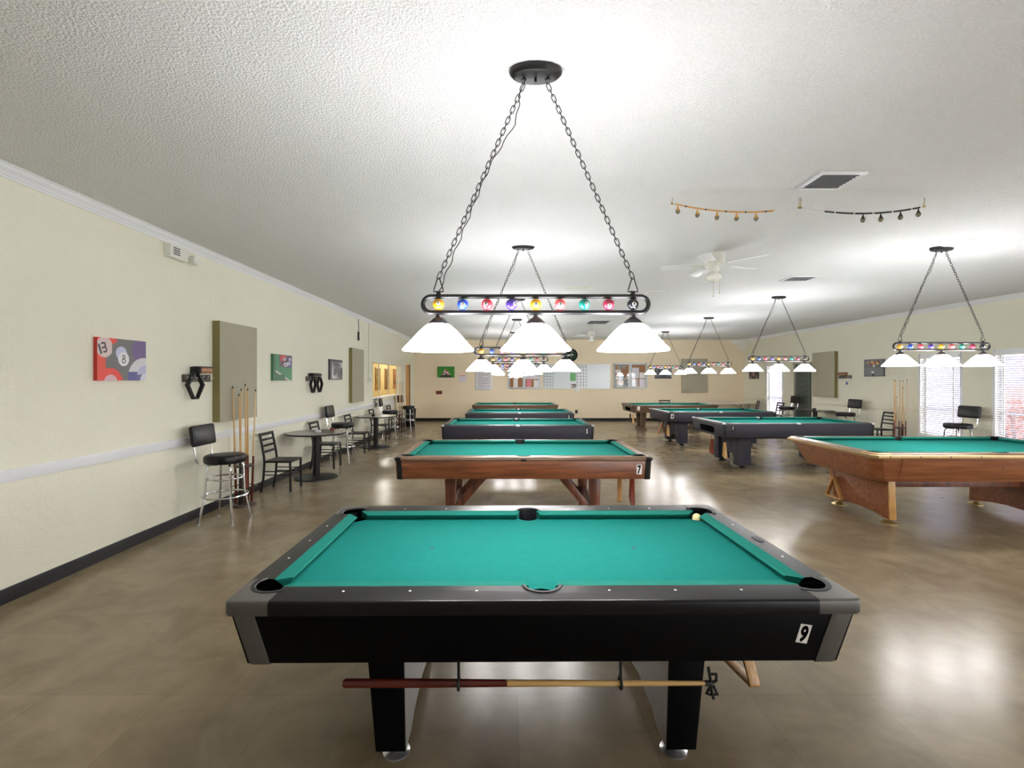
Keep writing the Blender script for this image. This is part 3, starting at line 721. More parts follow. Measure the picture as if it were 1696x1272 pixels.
T2 = pool_table('pool_table', 'worn brown pool table with an end slot, farthest in the right row', (5.19, 15.63, 0), 0, 1.32, .73, 1.16, .565, .82, .58, dict(stw, slot=True, num=('', -1.13, .72, .085, .13, 0)))
trestle(T2, .86, .58, M['grey_wood'])

# table 8, wood with gold trim and brass feet
st8 = dict(rail=M['brown_rail'], cast=M['gold_trim'], apron=M['teak'], trim=M['teak'], t1=.03, t2=.15, chamfer=.09, cup=.07, cr=.075, cseg=1, sights=True, th=.055, railtrim=M['gold_trim'], bev=.004)
T8 = pool_table('pool_table', 'orange-brown wooden pool table with gold rail trim and brass feet', (5.27, 5.85, 0), 0, 1.44, .80, 1.255, .62, .84, .515, st8)
for x in (-1.09, -.35, .35, 1.09):
    obj('apron_seam', MB().hexa([(x - .002, -.686, .52), (x + .002, -.686, .52), (x + .002, -.682, .52), (x - .002, -.682, .52), (x * 1.015 - .002, -.774, .78), (x * 1.015 + .002, -.774, .78), (x * 1.015 + .002, -.77, .78), (x * 1.015 - .002, -.77, .78)]), M['leg_wood'], T8) if abs(x) > 1 else None
for sx, xx in ((-1, -.965), (1, .80)):
    f = lambda y, zz, d: (xx + sx * (.0 + (zz - .05) * .10) + d, y, zz)
    yb, ytp = .46, .50
    side = [(-yb, .045), (-.36, .055), (-.2, .085), (0, .095), (.2, .085), (.36, .055), (yb, .045), (ytp, .52), (-ytp, .52)]
    obj('leg_panel', MB().loft([[f(y, zz, -.035) for y, zz in side], [f(y, zz, .035) for y, zz in side]]), M['leg_wood'] if 0 else M['teak'], T8, bevel=.002)
    for sy in (-1, 1):
        e = [(-yb - .004, .05), (-yb + .012, .05), (-ytp + .012, .52), (-ytp - .004, .52)]
        obj('edge_strip', MB().loft([[f(y * -sy, zz, -.038) for y, zz in e], [f(y * -sy, zz, .038) for y, zz in e]]), M['gold_trim'] if 0 else M['oak'], T8, bevel=.002)
        obj('leveling_foot', MB().lathe([(.0001, 0), (.085, 0), (.085, .008), (.06, .02), (.034, .035), (.026, .05), (.024, .06), (.0001, .06)], (xx + sx * -.0, sy * .41, 0), 20), M['brass'], T8)
    obj('leg_block', MB().box(xx - .02, xx + .02, -.36, .36, .11, .5), M['teak'], T8)
obj('stretcher_beam', MB().box(-.9, .76, -.30, .30, .38, .53), M['leg_wood'], T8, bevel=.004)

# ------------------------------------------------------------------ triangle racks hanging under the tables
def tri_mesh(side=.33, d=.05, t=.012, m='oak'):
    h = side * math.sqrt(3) / 2; mb = MB()
    V = [Vector((0, 0)), Vector((-side / 2, -h)), Vector((side / 2, -h))]
    C = (V[0] + V[1] + V[2]) / 3
    W = [C + (v - C) * (1 - t * 2.2 / (h / 3) / 2 * 1.2) for v in V]
    def rnd(T):
        out = []
        for i in range(3):
            a, b, c = T[i - 1], T[i], T[(i + 1) % 3]
            for k in range(5):
                s = k / 4; p = b + (a - b).normalized() * .025; q = b + (c - b).normalized() * .025
                out.append(p * (1 - s) ** 2 + b * 2 * s * (1 - s) + q * s * s)
        return out
    O, I = rnd(V), rnd(W)
    mb.loft([[(p.x, -d / 2, p.y) for p in O], [(p.x, d / 2, p.y) for p in O], [(p.x, d / 2, p.y) for p in I], [(p.x, -d / 2, p.y) for p in I], [(p.x, -d / 2, p.y) for p in O]], cap=False)
    return mb
TRI = {}
def hang_tri(label, loc, rz, m, ring=.06, grp=None, side=.33):
    t = thing('triangle_rack', label, 'ball rack', loc, rz, grp)
    if (m, side) not in TRI: TRI[(m, side)] = tri_mesh(side).mesh('triangle_rack_frame', M[m], .003)
    link('frame', TRI[(m, side)], t)
    obj('hanging_loop', MB().tube([(.018 * math.cos(g), 0, ring / 2 - .014 + (ring / 2 + .012) * math.sin(g)) for g in [2 * PI * k / 14 for k in range(14)]], .0025, 6, closed=True), M['black_metal'], t)
    return t
hang_tri('light oak triangle rack hanging under the gold-trimmed wooden table', (4.2, 6.2, .385), math.radians(88), 'oak', .13)
hang_tri('reddish triangle rack hanging under the end of the table numbered 6', (3.93, 9.28, .482), math.radians(74), 'redwood', .10)
hang_tri('pale triangle rack hanging in front of the leg of the table numbered 6', (4.0, 8.88, .472), math.radians(73), 'maple', .11)
hang_tri('brown triangle rack hanging under the far end of the table numbered 4', (3.95, 12.35, .508), math.radians(35), 'golden_rack', .09)
hang_tri('pale triangle rack hanging at the near leg of the table numbered 4', (3.98, 11.95, .508), math.radians(77), 'maple', .09)
hang_tri('dark triangle rack hanging under the worn brown table, the left one', (3.95, 15.5, .52), math.radians(77), 'plaque', .06)
hang_tri('pale triangle rack hanging under the worn brown table, the right one', (3.98, 15.25, .52), math.radians(74), 'maple', .06)
hang_tri('light oak triangle rack hanging edge-on under the walnut table numbered 7', (1.27, 5.45, .555), math.radians(76), 'oak', .035)
hang_tri('reddish triangle rack hanging edge-on beside the oak one under the walnut table', (1.40, 5.42, .525), math.radians(79), 'redwood', .065)
hang_tri('oak triangle rack showing one corner below the nearest table on the right', (1.115, 2.36, .495), math.radians(97), 'oak', .04)

# ------------------------------------------------------------------ billiard lamps
def chain_mesh(p0, p1):
    p0, p1 = Vector(p0), Vector(p1); d = p1 - p0; L = d.length; n = max(6, round(L / .030)); pitch = L / n
    zz = d.normalized(); xx = Vector((0, 1, 0)).cross(zz).normalized(); yy = zz.cross(xx)
    mb = MB(); base = Matrix((xx, yy, zz)).transposed().to_4x4()
    hl, hw = pitch / 2 + .0055, .0088
    for i in range(n):
        loop = [(x, 0, z) for z, x in stadium(hl, hw, 5)]
        i0 = len(mb.v); mb.tube(loop, .0024, 5, closed=True)
        mt = Matrix.Translation(p0 + d * ((i + .5) / n)) @ base @ Matrix.Rotation(PI / 2 * (i % 2) + .28 * (1 if d.x > 0 else -1), 4, 'Z')
        mb.xform(mt, i0)
    return mb
LM = {}
def lamp_meshes():
    st = stadium(.573 - .0115, .040, 10)
    LM['bar'] = MB().tube([(x, 0, z) for x, z in st], .0115, 10, closed=True).mesh('lamp_bar', M['black_metal'])
    # triangle hanger above each bar end: local origin at bar top
    tri = [(-.026, 0, .012), (.026, 0, .012), (.022, 0, .024), (.004, 0, .082), (-.004, 0, .082), (-.022, 0, .024)]
    mb = MB().tube(tri, .0032, 6, closed=True); mb.lathe([(.0001, -.01), (.012, -.01), (.012, .004), (.009, .012), (.0001, .014)], n=12)
    LM['hanger'] = mb.mesh('lamp_hanger', M['black_metal'])
    LM['cap'] = MB().lathe([(.0001, .181), (.011, .181), (.011, .176), (.015, .173), (.013, .168), (.022, .163), (.036, .152), (.046, .141), (.051, .132), (.0001, .132)], n=24).mesh('lamp_cap', M['bronze'])
    pr = [(.175, 0), (.1765, .006), (.1645, .020), (.149, .0354), (.124, .0637), (.099, .092), (.0735, .1165), (.061, .127), (.048, .134)]
    inn = [(r - .004, z + .001) for r, z in reversed(pr)]
    LM['shade'] = MB().lathe(pr, n=40).lathe([pr[-1]] + inn + [pr[0]], n=40, mi=1).mesh('lamp_shade', [M['lamp_glass'], M['lamp_glass_inner']], sharp=60)
    LM['bulb'] = MB().lathe([(.0001, .02), (.018, .028), (.028, .045), (.028, .06), (.018, .085), (.014, .12)], n=14).mesh('bulb', M['lamp_glass_inner'])
    can = [(.0001, -.040), (.098, -.040), (.116, -.036), (.130, -.022), (.132, -.010), (.128, 0), (.0001, 0)]
    LM['canopy'] = MB().lathe(can, n=40).xform(Matrix.Diagonal((1, .56, 1, 1))).mesh('canopy', M['black_metal'])
    for k in BALLC:
        LM['ball' + k] = MB().sphere((0, 0, 0), .0285, 18, 12).mesh('glass_ball', M['ball' + k])
        mb = MB().lathe([(.0001, .0287), (.006, .0283), (.0105, .0268)], n=14, axis='Y')
        for i, v in enumerate(mb.v): mb.v[i] = (v[0], -v[1], v[2])
        me = mb.mesh('number_spot', [M['spot'], M['black_bead']])
        tm = text_mesh(k, .0175, M['black_bead'], .0006, .0007)
        bm = bmesh.new(); bm.from_mesh(me); n0 = len(bm.faces); bm.from_mesh(tm); bm.faces.ensure_lookup_table(); bm.verts.ensure_lookup_table()
        vs = set()
        for f in bm.faces[n0:]:
            f.material_index = 1; vs.update(f.verts)
        for v in vs: v.co = Vector((v.co.x, -.0293 + v.co.z, v.co.y))
        bm.to_mesh(me); bm.free(); LM['spot' + k] = me
lamp_meshes()
ORDER = ['1', '2', '3', '4', '9', '5', '6', '7', '8']
TURN = [(-.1, 0, .1), (.1, .2, .1), (0, -.2, -.2), (0, .2, .7), (.1, .1, 0), (.1, 0, 0), (0, .1, .3), (.3, 0, 0), (.05, .3, 0)]
POINTW = 2.5
def billiard_lamp(label, x, y, zbar, k, cordside=-1):
    t = thing('billiard_lamp', label, 'hanging lamp', (x, y, CEIL), 0, 'billiard lamps over the pool tables')
    zb = zbar - CEIL
    link('canopy', LM['canopy'], t)
    for s in (-1, 1):
        obj('canopy_loop', MB().tube([(s * .06 - .013, 0, -.045), (s * .06 + .013, 0, -.045), (s * .06, 0, -.078)], .0028, 6, closed=True).tube([(s * .06, 0, -.036), (s * .06, 0, -.05)], .006, 8), M['black_metal'], t)
        link('hanger', LM['hanger'], t, (s * .484, 0, zb + .052))
        obj('chain', chain_mesh((s * .06, 0, -.074), (s * .484, 0, zb + .131)), M['black_metal'], t)
    obj('finial', MB().tube([(0, 0, -.04), (0, 0, -.062)], .007, 8), M['black_metal'], t)
    p0, p1 = Vector((-.055, .004, -.04)), Vector((-.484, .004, zb + .06)); pts = []
    for i in range(41):
        f = i / 40; p = p0.lerp(p1, f)
        off = .045 * math.exp(-((f - .22) / .12) ** 2) if k % 2 == 0 else .06 * math.exp(-((f - .2) / .1) ** 2)
        pts.append(p + Vector((off * (1 if k % 2 == 0 else .6) + .006 * math.sin(f * 60), .006 * math.cos(f * 60), off * .25)))
    obj('power_cord', MB().tube(pts, .0024, 6), M['black_metal'], t)
    bar = link('bar', LM['bar'], t, (0, 0, zb))
    for i, b in enumerate(ORDER):
        o = link('glass_ball', LM['ball' + b], t, (-.484 + .121 * i, 0, zb), TURN[(i + k) % 9] if k else TURN[i])
        link('number_spot', LM['spot' + b], o)
    for s in (-1, 0, 1):
        o = link('lamp_shade', LM['shade'], t, (s * .484, 0, zb - .231))
        link('lamp_cap', LM['cap'], o); link('bulb', LM['bulb'], o)
        ld = bpy.data.lights.new('bulb_light', 'POINT'); ld.energy = POINTW; ld.shadow_soft_size = .05; ld.color = (1.0, .97, .93)
        lo = bpy.data.objects.new('bulb_light', ld); COL.objects.link(lo); lo.parent = t; lo.location = (s * .484, 0, zb - .231 + .012)
    return t
LAMPS = [('black three-shade lamp with numbered balls over the nearest table', .142, 2.405, 1.992),
         ('black three-shade lamp over the walnut table numbered 7', .185, 5.58, 1.942),
         ('black three-shade lamp over the table numbered 5, third in the left row', .215, 9.25, 1.995),
         ('black three-shade lamp fourth in the left row, over the table behind number 5', .25, 12.4, 1.975),
         ('black three-shade lamp over the farthest table of the left row', .22, 15.8, 1.98),
         ('black three-shade lamp over the gold-trimmed wooden table on the right', 5.08, 5.65, 2.003),
         ('black three-shade lamp over the table numbered 6', 5.06, 9.0, 2.0),
         ('black three-shade lamp over the table numbered 4', 5.03, 12.05, 1.995),
         ('black three-shade lamp over the worn brown table of the right row', 5.11, 15.6, 2.01)]
for k, (l, x, y, z) in enumerate(LAMPS): billiard_lamp(l, x, y, z, k)
for x, y, lb in ((.18, 5.45, 'round white plate on the ceiling above the second lamp of the left row'), (5.16, 5.45, 'round white plate on the ceiling above the nearest lamp of the right row')):
    tag(obj('ceiling_plate', MB().lathe([(.0001, -.012), (.17, -.012), (.19, -.006), (.2, 0)], n=36), M['ceiling'], None, (x, y, CEIL)), lb, 'ceiling plate')

# ------------------------------------------------------------------ ceiling fans and vents
def ceiling_fan(label, x, y, rot):
    t = thing('ceiling_fan', label, 'ceiling fan', (x, y, CEIL), 0, 'white ceiling fans')
    obj('motor_housing', MB().lathe([(.0001, 0), (.118, 0), (.126, -.01), (.126, -.085), (.118, -.10), (.12, -.125), (.10, -.15), (.05, -.16), (.0001, -.16)], n=32), M['white_plastic'], t)
    obj('switch_housing', MB().lathe([(.0001, -.155), (.055, -.155), (.058, -.2), (.05, -.225), (.0001, -.225)], n=24), M['white_plastic'], t)
    obj('light_globe', MB().lathe([(.045, -.222), (.07, -.24), (.088, -.27), (.085, -.30), (.062, -.33), (.03, -.345), (.0001, -.348)], n=24), M['globe_glass'], t)
    for k in range(5):
        a = rot + 2 * PI * k / 5
        bl = [(.20, -.05), (.24, -.062), (.58, -.075), (.62, -.06), (.635, 0), (.62, .06), (.58, .075), (.24, .062), (.20, .05)]
        m = Matrix.Rotation(a, 4, 'Z') @ Matrix.Translation((0, 0, -.135)) @ Matrix.Rotation(math.radians(11), 4, 'X')
        b = obj('blade', MB().prism(bl, -.004, .004).xform(m), M['white_paint'], t, bevel=.002)
        obj('blade_iron', MB().prism([(.09, -.02), (.17, -.016), (.25, -.035), (.25, .035), (.17, .016), (.09, .02)], -.009, -.004).xform(m), M['white_plastic'], b)
    for s, ln in ((-.035, .30), (.04, .26)):
        pc = obj('pull_chain', MB().tube([(s, -.045, -.22), (s, -.06, -.25), (s, -.06, -.22 - ln)], .0018, 5), M['brass'], t)
        obj('pull_knob', MB().lathe([(.0001, -.02), (.006, -.014), (.005, 0), (.0001, .002)], (s, -.06, -.22 - ln), 8), M['brass'], pc)
ceiling_fan('white ceiling fan with globe and pull chains, nearest on the ceiling', 2.55, 5.95, .35)
ceiling_fan('small white ceiling fan far back above the whiteboards', 2.72, 15.6, .0)

def vent(label, x0, x1, y0, y1, dark, n=9):
    t = thing('ceiling_vent', label, 'air vent', ((x0 + x1) / 2, (y0 + y1) / 2, CEIL), 0, 'ceiling vents')
    w, d = (x1 - x0) / 2, (y1 - y0) / 2; b = .035
    mb = MB().box(-w, w, -d, -d + b, -.012, 0).box(-w, w, d - b, d, -.012, 0).box(-w, -w + b, -d + b, d - b, -.012, 0).box(w - b, w, -d + b, d - b, -.012, 0)
    obj('vent_frame', mb, M['white_paint'], t, bevel=.002)
    obj('vent_backing', MB().box(-w + b, w - b, -d + b, d - b, -.002, 0), M['grille'] if dark else M['alu'], t)
    mb = MB()
    for i in range(n):
        y = -d + b + (2 * d - 2 * b) * (i + .5) / n
        mb.hexa([(-w + b, y - .006, -.004), (w - b, y - .006, -.004), (w - b, y - .005, -.004), (-w + b, y - .005, -.004), (-w + b, y + .004, -.011), (w - b, y + .004, -.011), (w - b, y + .005, -.011), (-w + b, y + .005, -.011)])
    obj('louver_panel', mb, M['grille'] if dark else M['white_plastic'], t)
vent('grey ceiling vent nearest the camera, above the bead strings', 2.33, 2.68, 3.58, 3.90, True, 7)
vent('white ceiling vent above and right of the nearest lamp', .95, 1.42, 7.85, 8.25, False)
vent('pale ceiling vent right of the white one, above the fan', 2.44, 2.76, 8.40, 8.65, False, 6)
vent('grey-louvred ceiling vent near the far fan', 2.15, 2.75, 12.6, 13.4, True, 8)
vent('ceiling vent right of the nearest ceiling fan', 4.25, 4.68, 7.2, 7.55, True, 6)

# ------------------------------------------------------------------ scoring bead strings hung under the ceiling
BM = {k: MB().sphere((0, 0, 0), .0085, 8, 6).mesh('bead', M[k]) for k in ('orange_bead', 'black_bead', 'pale_bead')}
def bead_string(label, pts, main, tenth, tagm, s0, s1, tags):
    t = thing('scoring_string', label, 'bead string', (0, 0, 0))
    P = [Vector(p) for p in pts]
    def at(s):
        s = max(0, min(1, s)) * (len(P) - 1); i = min(int(s), len(P) - 2); return P[i].lerp(P[i + 1], s - i)
    obj('wire', MB().tube(P, .0016, 5), M['alu'], t)
    for e in (P[0], P[-1]):
        obj('ceiling_hook', MB().tube([(e.x, e.y, CEIL), (e.x + .004, e.y, CEIL - .02), (e.x - .004, e.y, e.z + .012), (e.x, e.y, e.z - .008), (e.x + .008, e.y, e.z)], .003, 6).lathe([(.0001, -.012), (.010, -.010), (.010, .006), (.0001, .008)], (e.x, e.y, e.z), 8), M['brass'], t)
    n = 50
    for i in range(n):
        link('bead', BM[tenth if i % 10 in (5,) else main], t, at(s0 + (s1 - s0) * i / (n - 1)))
    for f in tags:
        p = at(s0 + (s1 - s0) * f)
        g = obj('tag', MB().lathe([(.0001, -.075), (.010, -.073), (.018, -.060), (.018, -.048), (.010, -.032), (.004, -.012), (.003, 0)], n=10), M[tagm], t, p)
        obj('tag_tip', MB().lathe([(.0001, -.078), (.0115, -.075), (.0195, -.061), (.0195, -.052), (.0145, -.047)], n=10), M['clear_tag'], g)
def sag(p0, p1, d, n=24):
    p0, p1 = Vector(p0), Vector(p1); return [p0.lerp(p1, i / n) - Vector((0, 0, d * 4 * (i / n) * (1 - i / n))) for i in range(n + 1)]
bead_string('string of orange scoring beads hung below the ceiling', sag((1.40, 4.1, 3.112), (2.478, 4.1, 3.077), .055), 'orange_bead', 'black_bead', 'orange_bead', .03, .80, (0.02, .22, .42, .62, .82))
bead_string('string of black scoring beads hung below the ceiling', sag((2.492, 4.1, 3.077), (3.54, 4.1, 3.085), .055), 'black_bead', 'pale_bead', 'black_bead', .20, .96, (.40, .59, .80, .99))

# ------------------------------------------------------------------ stools, chairs, tables, cue stands
def make_stool(name='bar_stool'):
    t = thing(name, 'x', 'bar stool', (0, 0, 0), 0, 'padded bar stools with backs')
    obj('seat', MB().lathe([(.0001, .672), (.20, .672), (.213, .682), (.2165, .70), (.2165, .735), (.211, .752), (.196, .762), (.15, .768), (.0001, .770)], n=36), M['vinyl'], t)
    for k in range(4):
        a = PI / 4 + k * PI / 2
        pr = [(.05, .668), (.13, .664), (.165, .655), (.185, .63), (.192, .58), (.197, .45), (.202, .34), (.210, .29), (.265, .012)]
        lg = obj('leg', MB().tube([(r * math.cos(a), r * math.sin(a), z) for r, z in pr], .0125, 10), M['chrome'], t)
        obj('foot_cap', MB().lathe([(.0001, 0), (.016, 0), (.016, .02), (.0001, .022)], (.2675 * math.cos(a), .2675 * math.sin(a), 0), 10), M['alu'], lg)
    ring = lambda r, z, rr: MB().tube([(r * math.cos(2 * PI * i / 36), r * math.sin(2 * PI * i / 36), z) for i in range(36)], rr, 8, closed=True)
    obj('upper_ring', ring(.178, .50, .009), M['chrome'], t)
    obj('foot_ring', ring(.232, .305, .011), M['chrome'], t)
    for s in (-1, 1):
        obj('back_tube', MB().tube([(-.02, s * .13, .664), (-.16, s * .145, .664), (-.215, s * .15, .672), (-.24, s * .152, .71), (-.252, s * .152, .80), (-.272, s * .152, .92)], .0095, 8), M['chrome'], t)
    bk = MB()
    R = []
    for k, (d, ins) in enumerate(((-.026, .02), (-.018, .004), (0, 0), (.018, .004), (.026, .02))):
        R.append([(d, y * (1 - ins / .2), z * (1 - ins / .12)) for y, z in rrect(.205, .118, .03)])
    bk.loft(R)
    obj('backrest', bk, M['vinyl'], t, (-.255, 0, .985), (0, -.13, 0))
    return t
def make_chair():
    t = thing('ladder_back_chair', 'x', 'chair', (0, 0, 0), 0, 'black ladder back chairs')
    obj('seat', MB().prism(rrect(.20, .20, .035), .425, .452), M['vinyl'], t, bevel=.012, seg=3)
    for s in (-1, 1):
        obj('rear_post', MB().tube([(-.235, s * .185, 0), (-.20, s * .185, .20), (-.185, s * .185, .42), (-.19, s * .185, .50), (-.225, s * .185, .70), (-.255, s * .185, .845)], .0175, 8), M['black_metal'], t)
        obj('leg', MB().tube([(.185, s * .175, 0), (.178, s * .175, .425)], .0175, 8), M['black_metal'], t)
        for z in (.30, .25):
            obj('stretcher', MB().tube([(.18, s * .175, z), (-.195, s * .185, z)], .008, 6), M['black_metal'], t)
        obj('foot_glide', MB().lathe([(.0001, 0), (.017, 0), (.017, .012), (.0001, .012)], (.185, s * .175, 0), 10), M['alu'], t)
    obj('front_stretcher', MB().tube([(.18, -.175, .28), (.18, .175, .28)], .008, 6), M['black_metal'], t)
    for z, x, hh in ((.825, -.25, .022), (.745, -.236, .016), (.66, -.218, .016), (.575, -.203, .016)):
        obj('back_slat', MB().box(x - .007, x + .007, -.185, .185, z - hh, z + hh), M['black_metal'], t, bevel=.003)
    return t
STOOLS = [(-3.215, 5.51, 0, 'black padded bar stool nearest on the left, beside the cue rack'),
          (-3.235, 9.5, 0, 'black padded bar stool behind the nearer round table by the left wall'),
          (-3.22, 13.3, 0.1, 'black padded bar stool under the serving window'),
          (-3.20, 15.55, -.2, 'black padded bar stool in front of the trash can near the door'),
          (8.72, 9.35, PI + .12, 'black padded bar stool between the two right-hand windows'),
          (8.72, 12.45, PI + .1, 'black padded bar stool under the coat-peg rack on the right wall'),
          (8.72, 15.07, PI, 'black padded bar stool in front of the dark closed blind')]
st = make_stool()
for i, (x, y, r, l) in enumerate(STOOLS):
    if i == 0: st.location = (x, y, 0); st.rotation_euler = (0, 0, r); st['label'] = l
    else: copy_tree(st, (x, y, 0), r, l)
CHAIRS = [(-3.28, 7.08, 0, 'black ladder-back chair in front of the nearer round table'),
          (-3.30, 8.86, 0, 'black ladder-back chair just behind the nearer round table'),
          (-3.27, 10.63, 0, 'black ladder-back chair in front of the farther round table'),
          (-3.28, 12.52, 0, 'black ladder-back chair just behind the farther round table'),
          (-3.30, 14.42, 0, 'black ladder-back chair beside the far cue rack on the left'),
          (8.80, 11.42, PI, 'black ladder-back chair beside the cue rack on the right'),
          (8.84, 16.05, PI, 'black ladder-back chair below the bright window near the far corner'),
          (8.80, 17.45, PI - .3, 'black ladder-back chair at the end of the white folding table'),
          (5.83, 17.65, -PI / 2, 'black ladder-back chair behind the worn brown table by the back wall')]
chr_ = make_chair()
for i, (x, y, r, l) in enumerate(CHAIRS):
    if i == 0: chr_.location = (x, y, 0); chr_.rotation_euler = (0, 0, r); chr_['label'] = l
    else: copy_tree(chr_, (x, y, 0), r, l)

def make_round():
    t = thing('round_table', 'x', 'table', (0, 0, 0), 0, 'round cafe tables')
    top = obj('tabletop', MB().lathe([(.0001, .722), (.465, .722), (.470, .727), (.470, .744), (.466, .747), (.0001, .747)], n=48), M['laminate_top'], t)
    obj('edge_band', MB().lathe([(.470, .723), (.473, .727), (.473, .743), (.470, .746)], n=48), M['rubber'], top)
    obj('column', MB().lathe([(.0001, .72), (.10, .72), (.10, .71), (.056, .70), (.056, .05), (.07, .04), (.0001, .04)], n=24), M['black_metal'], t)
    obj('base', MB().lathe([(.0001, .05), (.06, .05), (.12, .038), (.30, .026), (.335, .014), (.338, 0), (.0001, 0)], n=40), M['black_metal'], t)
    return t
rt = make_round(); rt.location = (-3.14, 7.95, 0); rt['label'] = 'round dark pedestal table nearest along the left wall'
copy_tree(rt, (-3.125, 11.5, 0), 0, 'round brown-topped pedestal table farther along the left wall')
copy_tree(rt, (8.70, 13.65, 0), 0, 'round dark pedestal table below the acoustic panel on the right')
def cup(label, cat, loc, m, r=.04, h=.05):
    t = thing('ashtray' if cat == 'ashtray' else 'chalk_holder', label, cat, loc)
    obj('bowl', MB().lathe([(.0001, 0), (r * .85, 0), (r, h * .5), (r * .95, h), (r * .85, h), (r * .8, h * .3), (.0001, h * .25)], n=16), m, t)
    obj('rim', MB().tube([(r * .92 * math.cos(2 * PI * i / 16), r * .92 * math.sin(2 * PI * i / 16), h) for i in range(16)], .004, 5, closed=True), m, t)
cup('small clear ashtray on the nearer round table', 'ashtray', (-3.11, 7.93, .747), M['clearglass'], .055, .035)
cup('small red-brown chalk holder on the nearer round table', 'chalk holder', (-2.97, 8.2, .747), M['redbrown'], .035, .045)
cup('small black holder on the farther round table', 'chalk holder', (-3.15, 11.35, .747), M['rubber'], .04, .05)
cup('small black holder on the right-hand round table', 'chalk holder', (8.58, 13.5, .747), M['rubber'], .05, .055)

# white folding table in the far right corner
t = thing('folding_table', 'off-white folding table in the far right corner by the back wall', 'table', (8.28, 18.15, 0))
obj('tabletop', MB().box(-.9, .9, -.38, .38, .705, .74), M['fold_top'], t, bevel=.008)
for sx in (-1, 1):
    for sy in (-1, 1):
        obj('leg', MB().tube([(sx * .66, sy * .3, .70), (sx * .66, sy * .3, 0)], .013, 8), M['grille'], t)
    obj('leg_bar', MB().tube([(sx * .66, -.3, .12), (sx * .66, .3, .12)], .01, 8), M['grille'], t)
    obj('brace', MB().tube([(sx * .66, 0, .40), (sx * .2, 0, .70)], .008, 6), M['grille'], t)

def cue_stand(label, loc, cues, h=1.0):
    t = thing('cue_stand', label, 'cue rack', loc)
    obj('base', MB().lathe([(.0001, .035), (.13, .035), (.15, .028), (.155, 0), (.0001, 0)], n=28), M['plaque'], t)
    mid = MB().lathe([(.0001, .50), (.115, .50), (.118, .506), (.118, .522), (.115, .526), (.0001, .526)], n=28)
    obj('holder_disc', mid, M['plaque'], t)
    obj('pole', MB().tube([(0, 0, .03), (0, 0, .52)], .02, 10), M['plaque'], t)
    obj('holder_ring', MB().tube([(.150 * math.cos(2 * PI * i / 24), .150 * math.sin(2 * PI * i / 24), .24) for i in range(24)], .006, 6, closed=True), M['rubber'], t)
def cue_meshes(kind):
    bm_, sm_ = {'a': (M['mahog'], M['maple']), 'b': (M['redwood'], M['maple']), 'c': (M['rubber'], M['maple']), 'd': (M['mahog'], M['pale_maple']), 'e': (M['redwood'], M['pale_maple']), 'w': (M['white_dot'], M['pale_maple'])}[kind]
    return (MB().lathe([(.0001, 0), (.012, 0), (.0148, .008), (.0142, .3), (.0122, .60), (.0001, .60)], n=12).mesh('butt', bm_),
            MB().lathe([(.0001, .598), (.0120, .60), (.0100, .9), (.0072, 1.44), (.0001, 1.44)], n=12).mesh('shaft', sm_),
            MB().lathe([(.0001, 1.438), (.0070, 1.44), (.0068, 1.465), (.0001, 1.472)], n=10).mesh('tip', M['rubber']))
CM = {k: cue_meshes(k) for k in 'abcdew'}
def cue(label, loc, kind, lean, L, grp):
    t = thing('pool_cue', label, 'pool cue', loc, 0, grp, rot=lean)
    t.scale = (1, 1, L / 1.472)
    for nm, me in zip(('butt', 'shaft', 'tip'), CM[kind]): link(nm, me, t)
cue_stand('dark round floor cue rack beside the nearest bar stool', (-3.385, 6.2, 0), 6)
for k, (dx, dy, kd, lx, ly, L) in enumerate(((-.075, -.03, 'a', .01, -.025, 1.50), (-.045, .05, 'b', 0, -.03, 1.40), (.0, -.085, 'c', 0, .012, 1.47), (.012, .08, 'a', .02, .01, 1.47), (.05, -.02, 'b', .0, -.01, 1.53), (.085, .04, 'd', .0, .035, 1.46))):
    cue(['cue at the far left of the rack by the nearest stool', 'shorter cue second from the left in the near rack on the left', 'dark-butted cue in the middle of the rack by the nearest stool', 'cue just right of the middle in the near rack on the left', 'tallest cue in the rack by the nearest stool', 'pale cue leaning at the right side of the near left rack'][k], (-3.385 + dx, 6.2 + dy, .034), kd, (lx, ly, 0), L, 'cues in the near left rack')
cue_stand('dark round cue rack near the serving window', (-3.36, 15.0, 0), 6)
for k, (dx, dy, kd, lx, ly, L) in enumerate(((-.08, 0, 'a', 0, -.02, 1.5), (-.04, -.07, 'd', 0, -.01, 1.48), (.0, .08, 'b', 0, 0, 1.46), (.04, -.06, 'e', 0, .012, 1.52), (.085, .02, 'a', 0, .02, 1.5))):
    cue(['leftmost cue of the rack under the serving window', 'pale cue second from the left in the far left rack', 'brown cue in the middle of the far left rack', 'pale cue right of the middle in the far left rack', 'rightmost cue of the rack under the serving window'][k], (-3.36 + dx, 15.0 + dy, .034), kd, (lx, ly, 0), L, 'cues in the far left rack')
cue_stand('dark round cue rack left of the right-hand window', (8.92, 10.98, 0), 6)
for k, (dx, dy, kd, lx, ly, L) in enumerate(((-.14, -.03, 'b', 0, 0.0, 1.58), (-.10, .02, 'b', 0, .015, 1.56), (-.06, -.05, 'a', 0, .02, 1.57), (-.02, .06, 'w', 0, 0, 1.20), (.05, -.03, 'a', 0, .0, 1.40), (.08, .04, 'd', 0, .02, 1.57), (.11, -.02, 'e', 0, .03, 1.58))):
    cue(['leftmost cue in the right-hand rack by the window', 'cue second from the left in the right-hand rack', 'cue third from the left in the right-hand rack', 'short white-butted cue in the right-hand rack', 'shorter dark-butted cue in the right-hand rack', 'pale cue second from the right in the right-hand rack', 'rightmost pale cue in the right-hand rack'][k], (8.92 + dx, 10.98 + dy, .034), kd, (lx, ly, 0), L, 'cues in the right-hand rack')

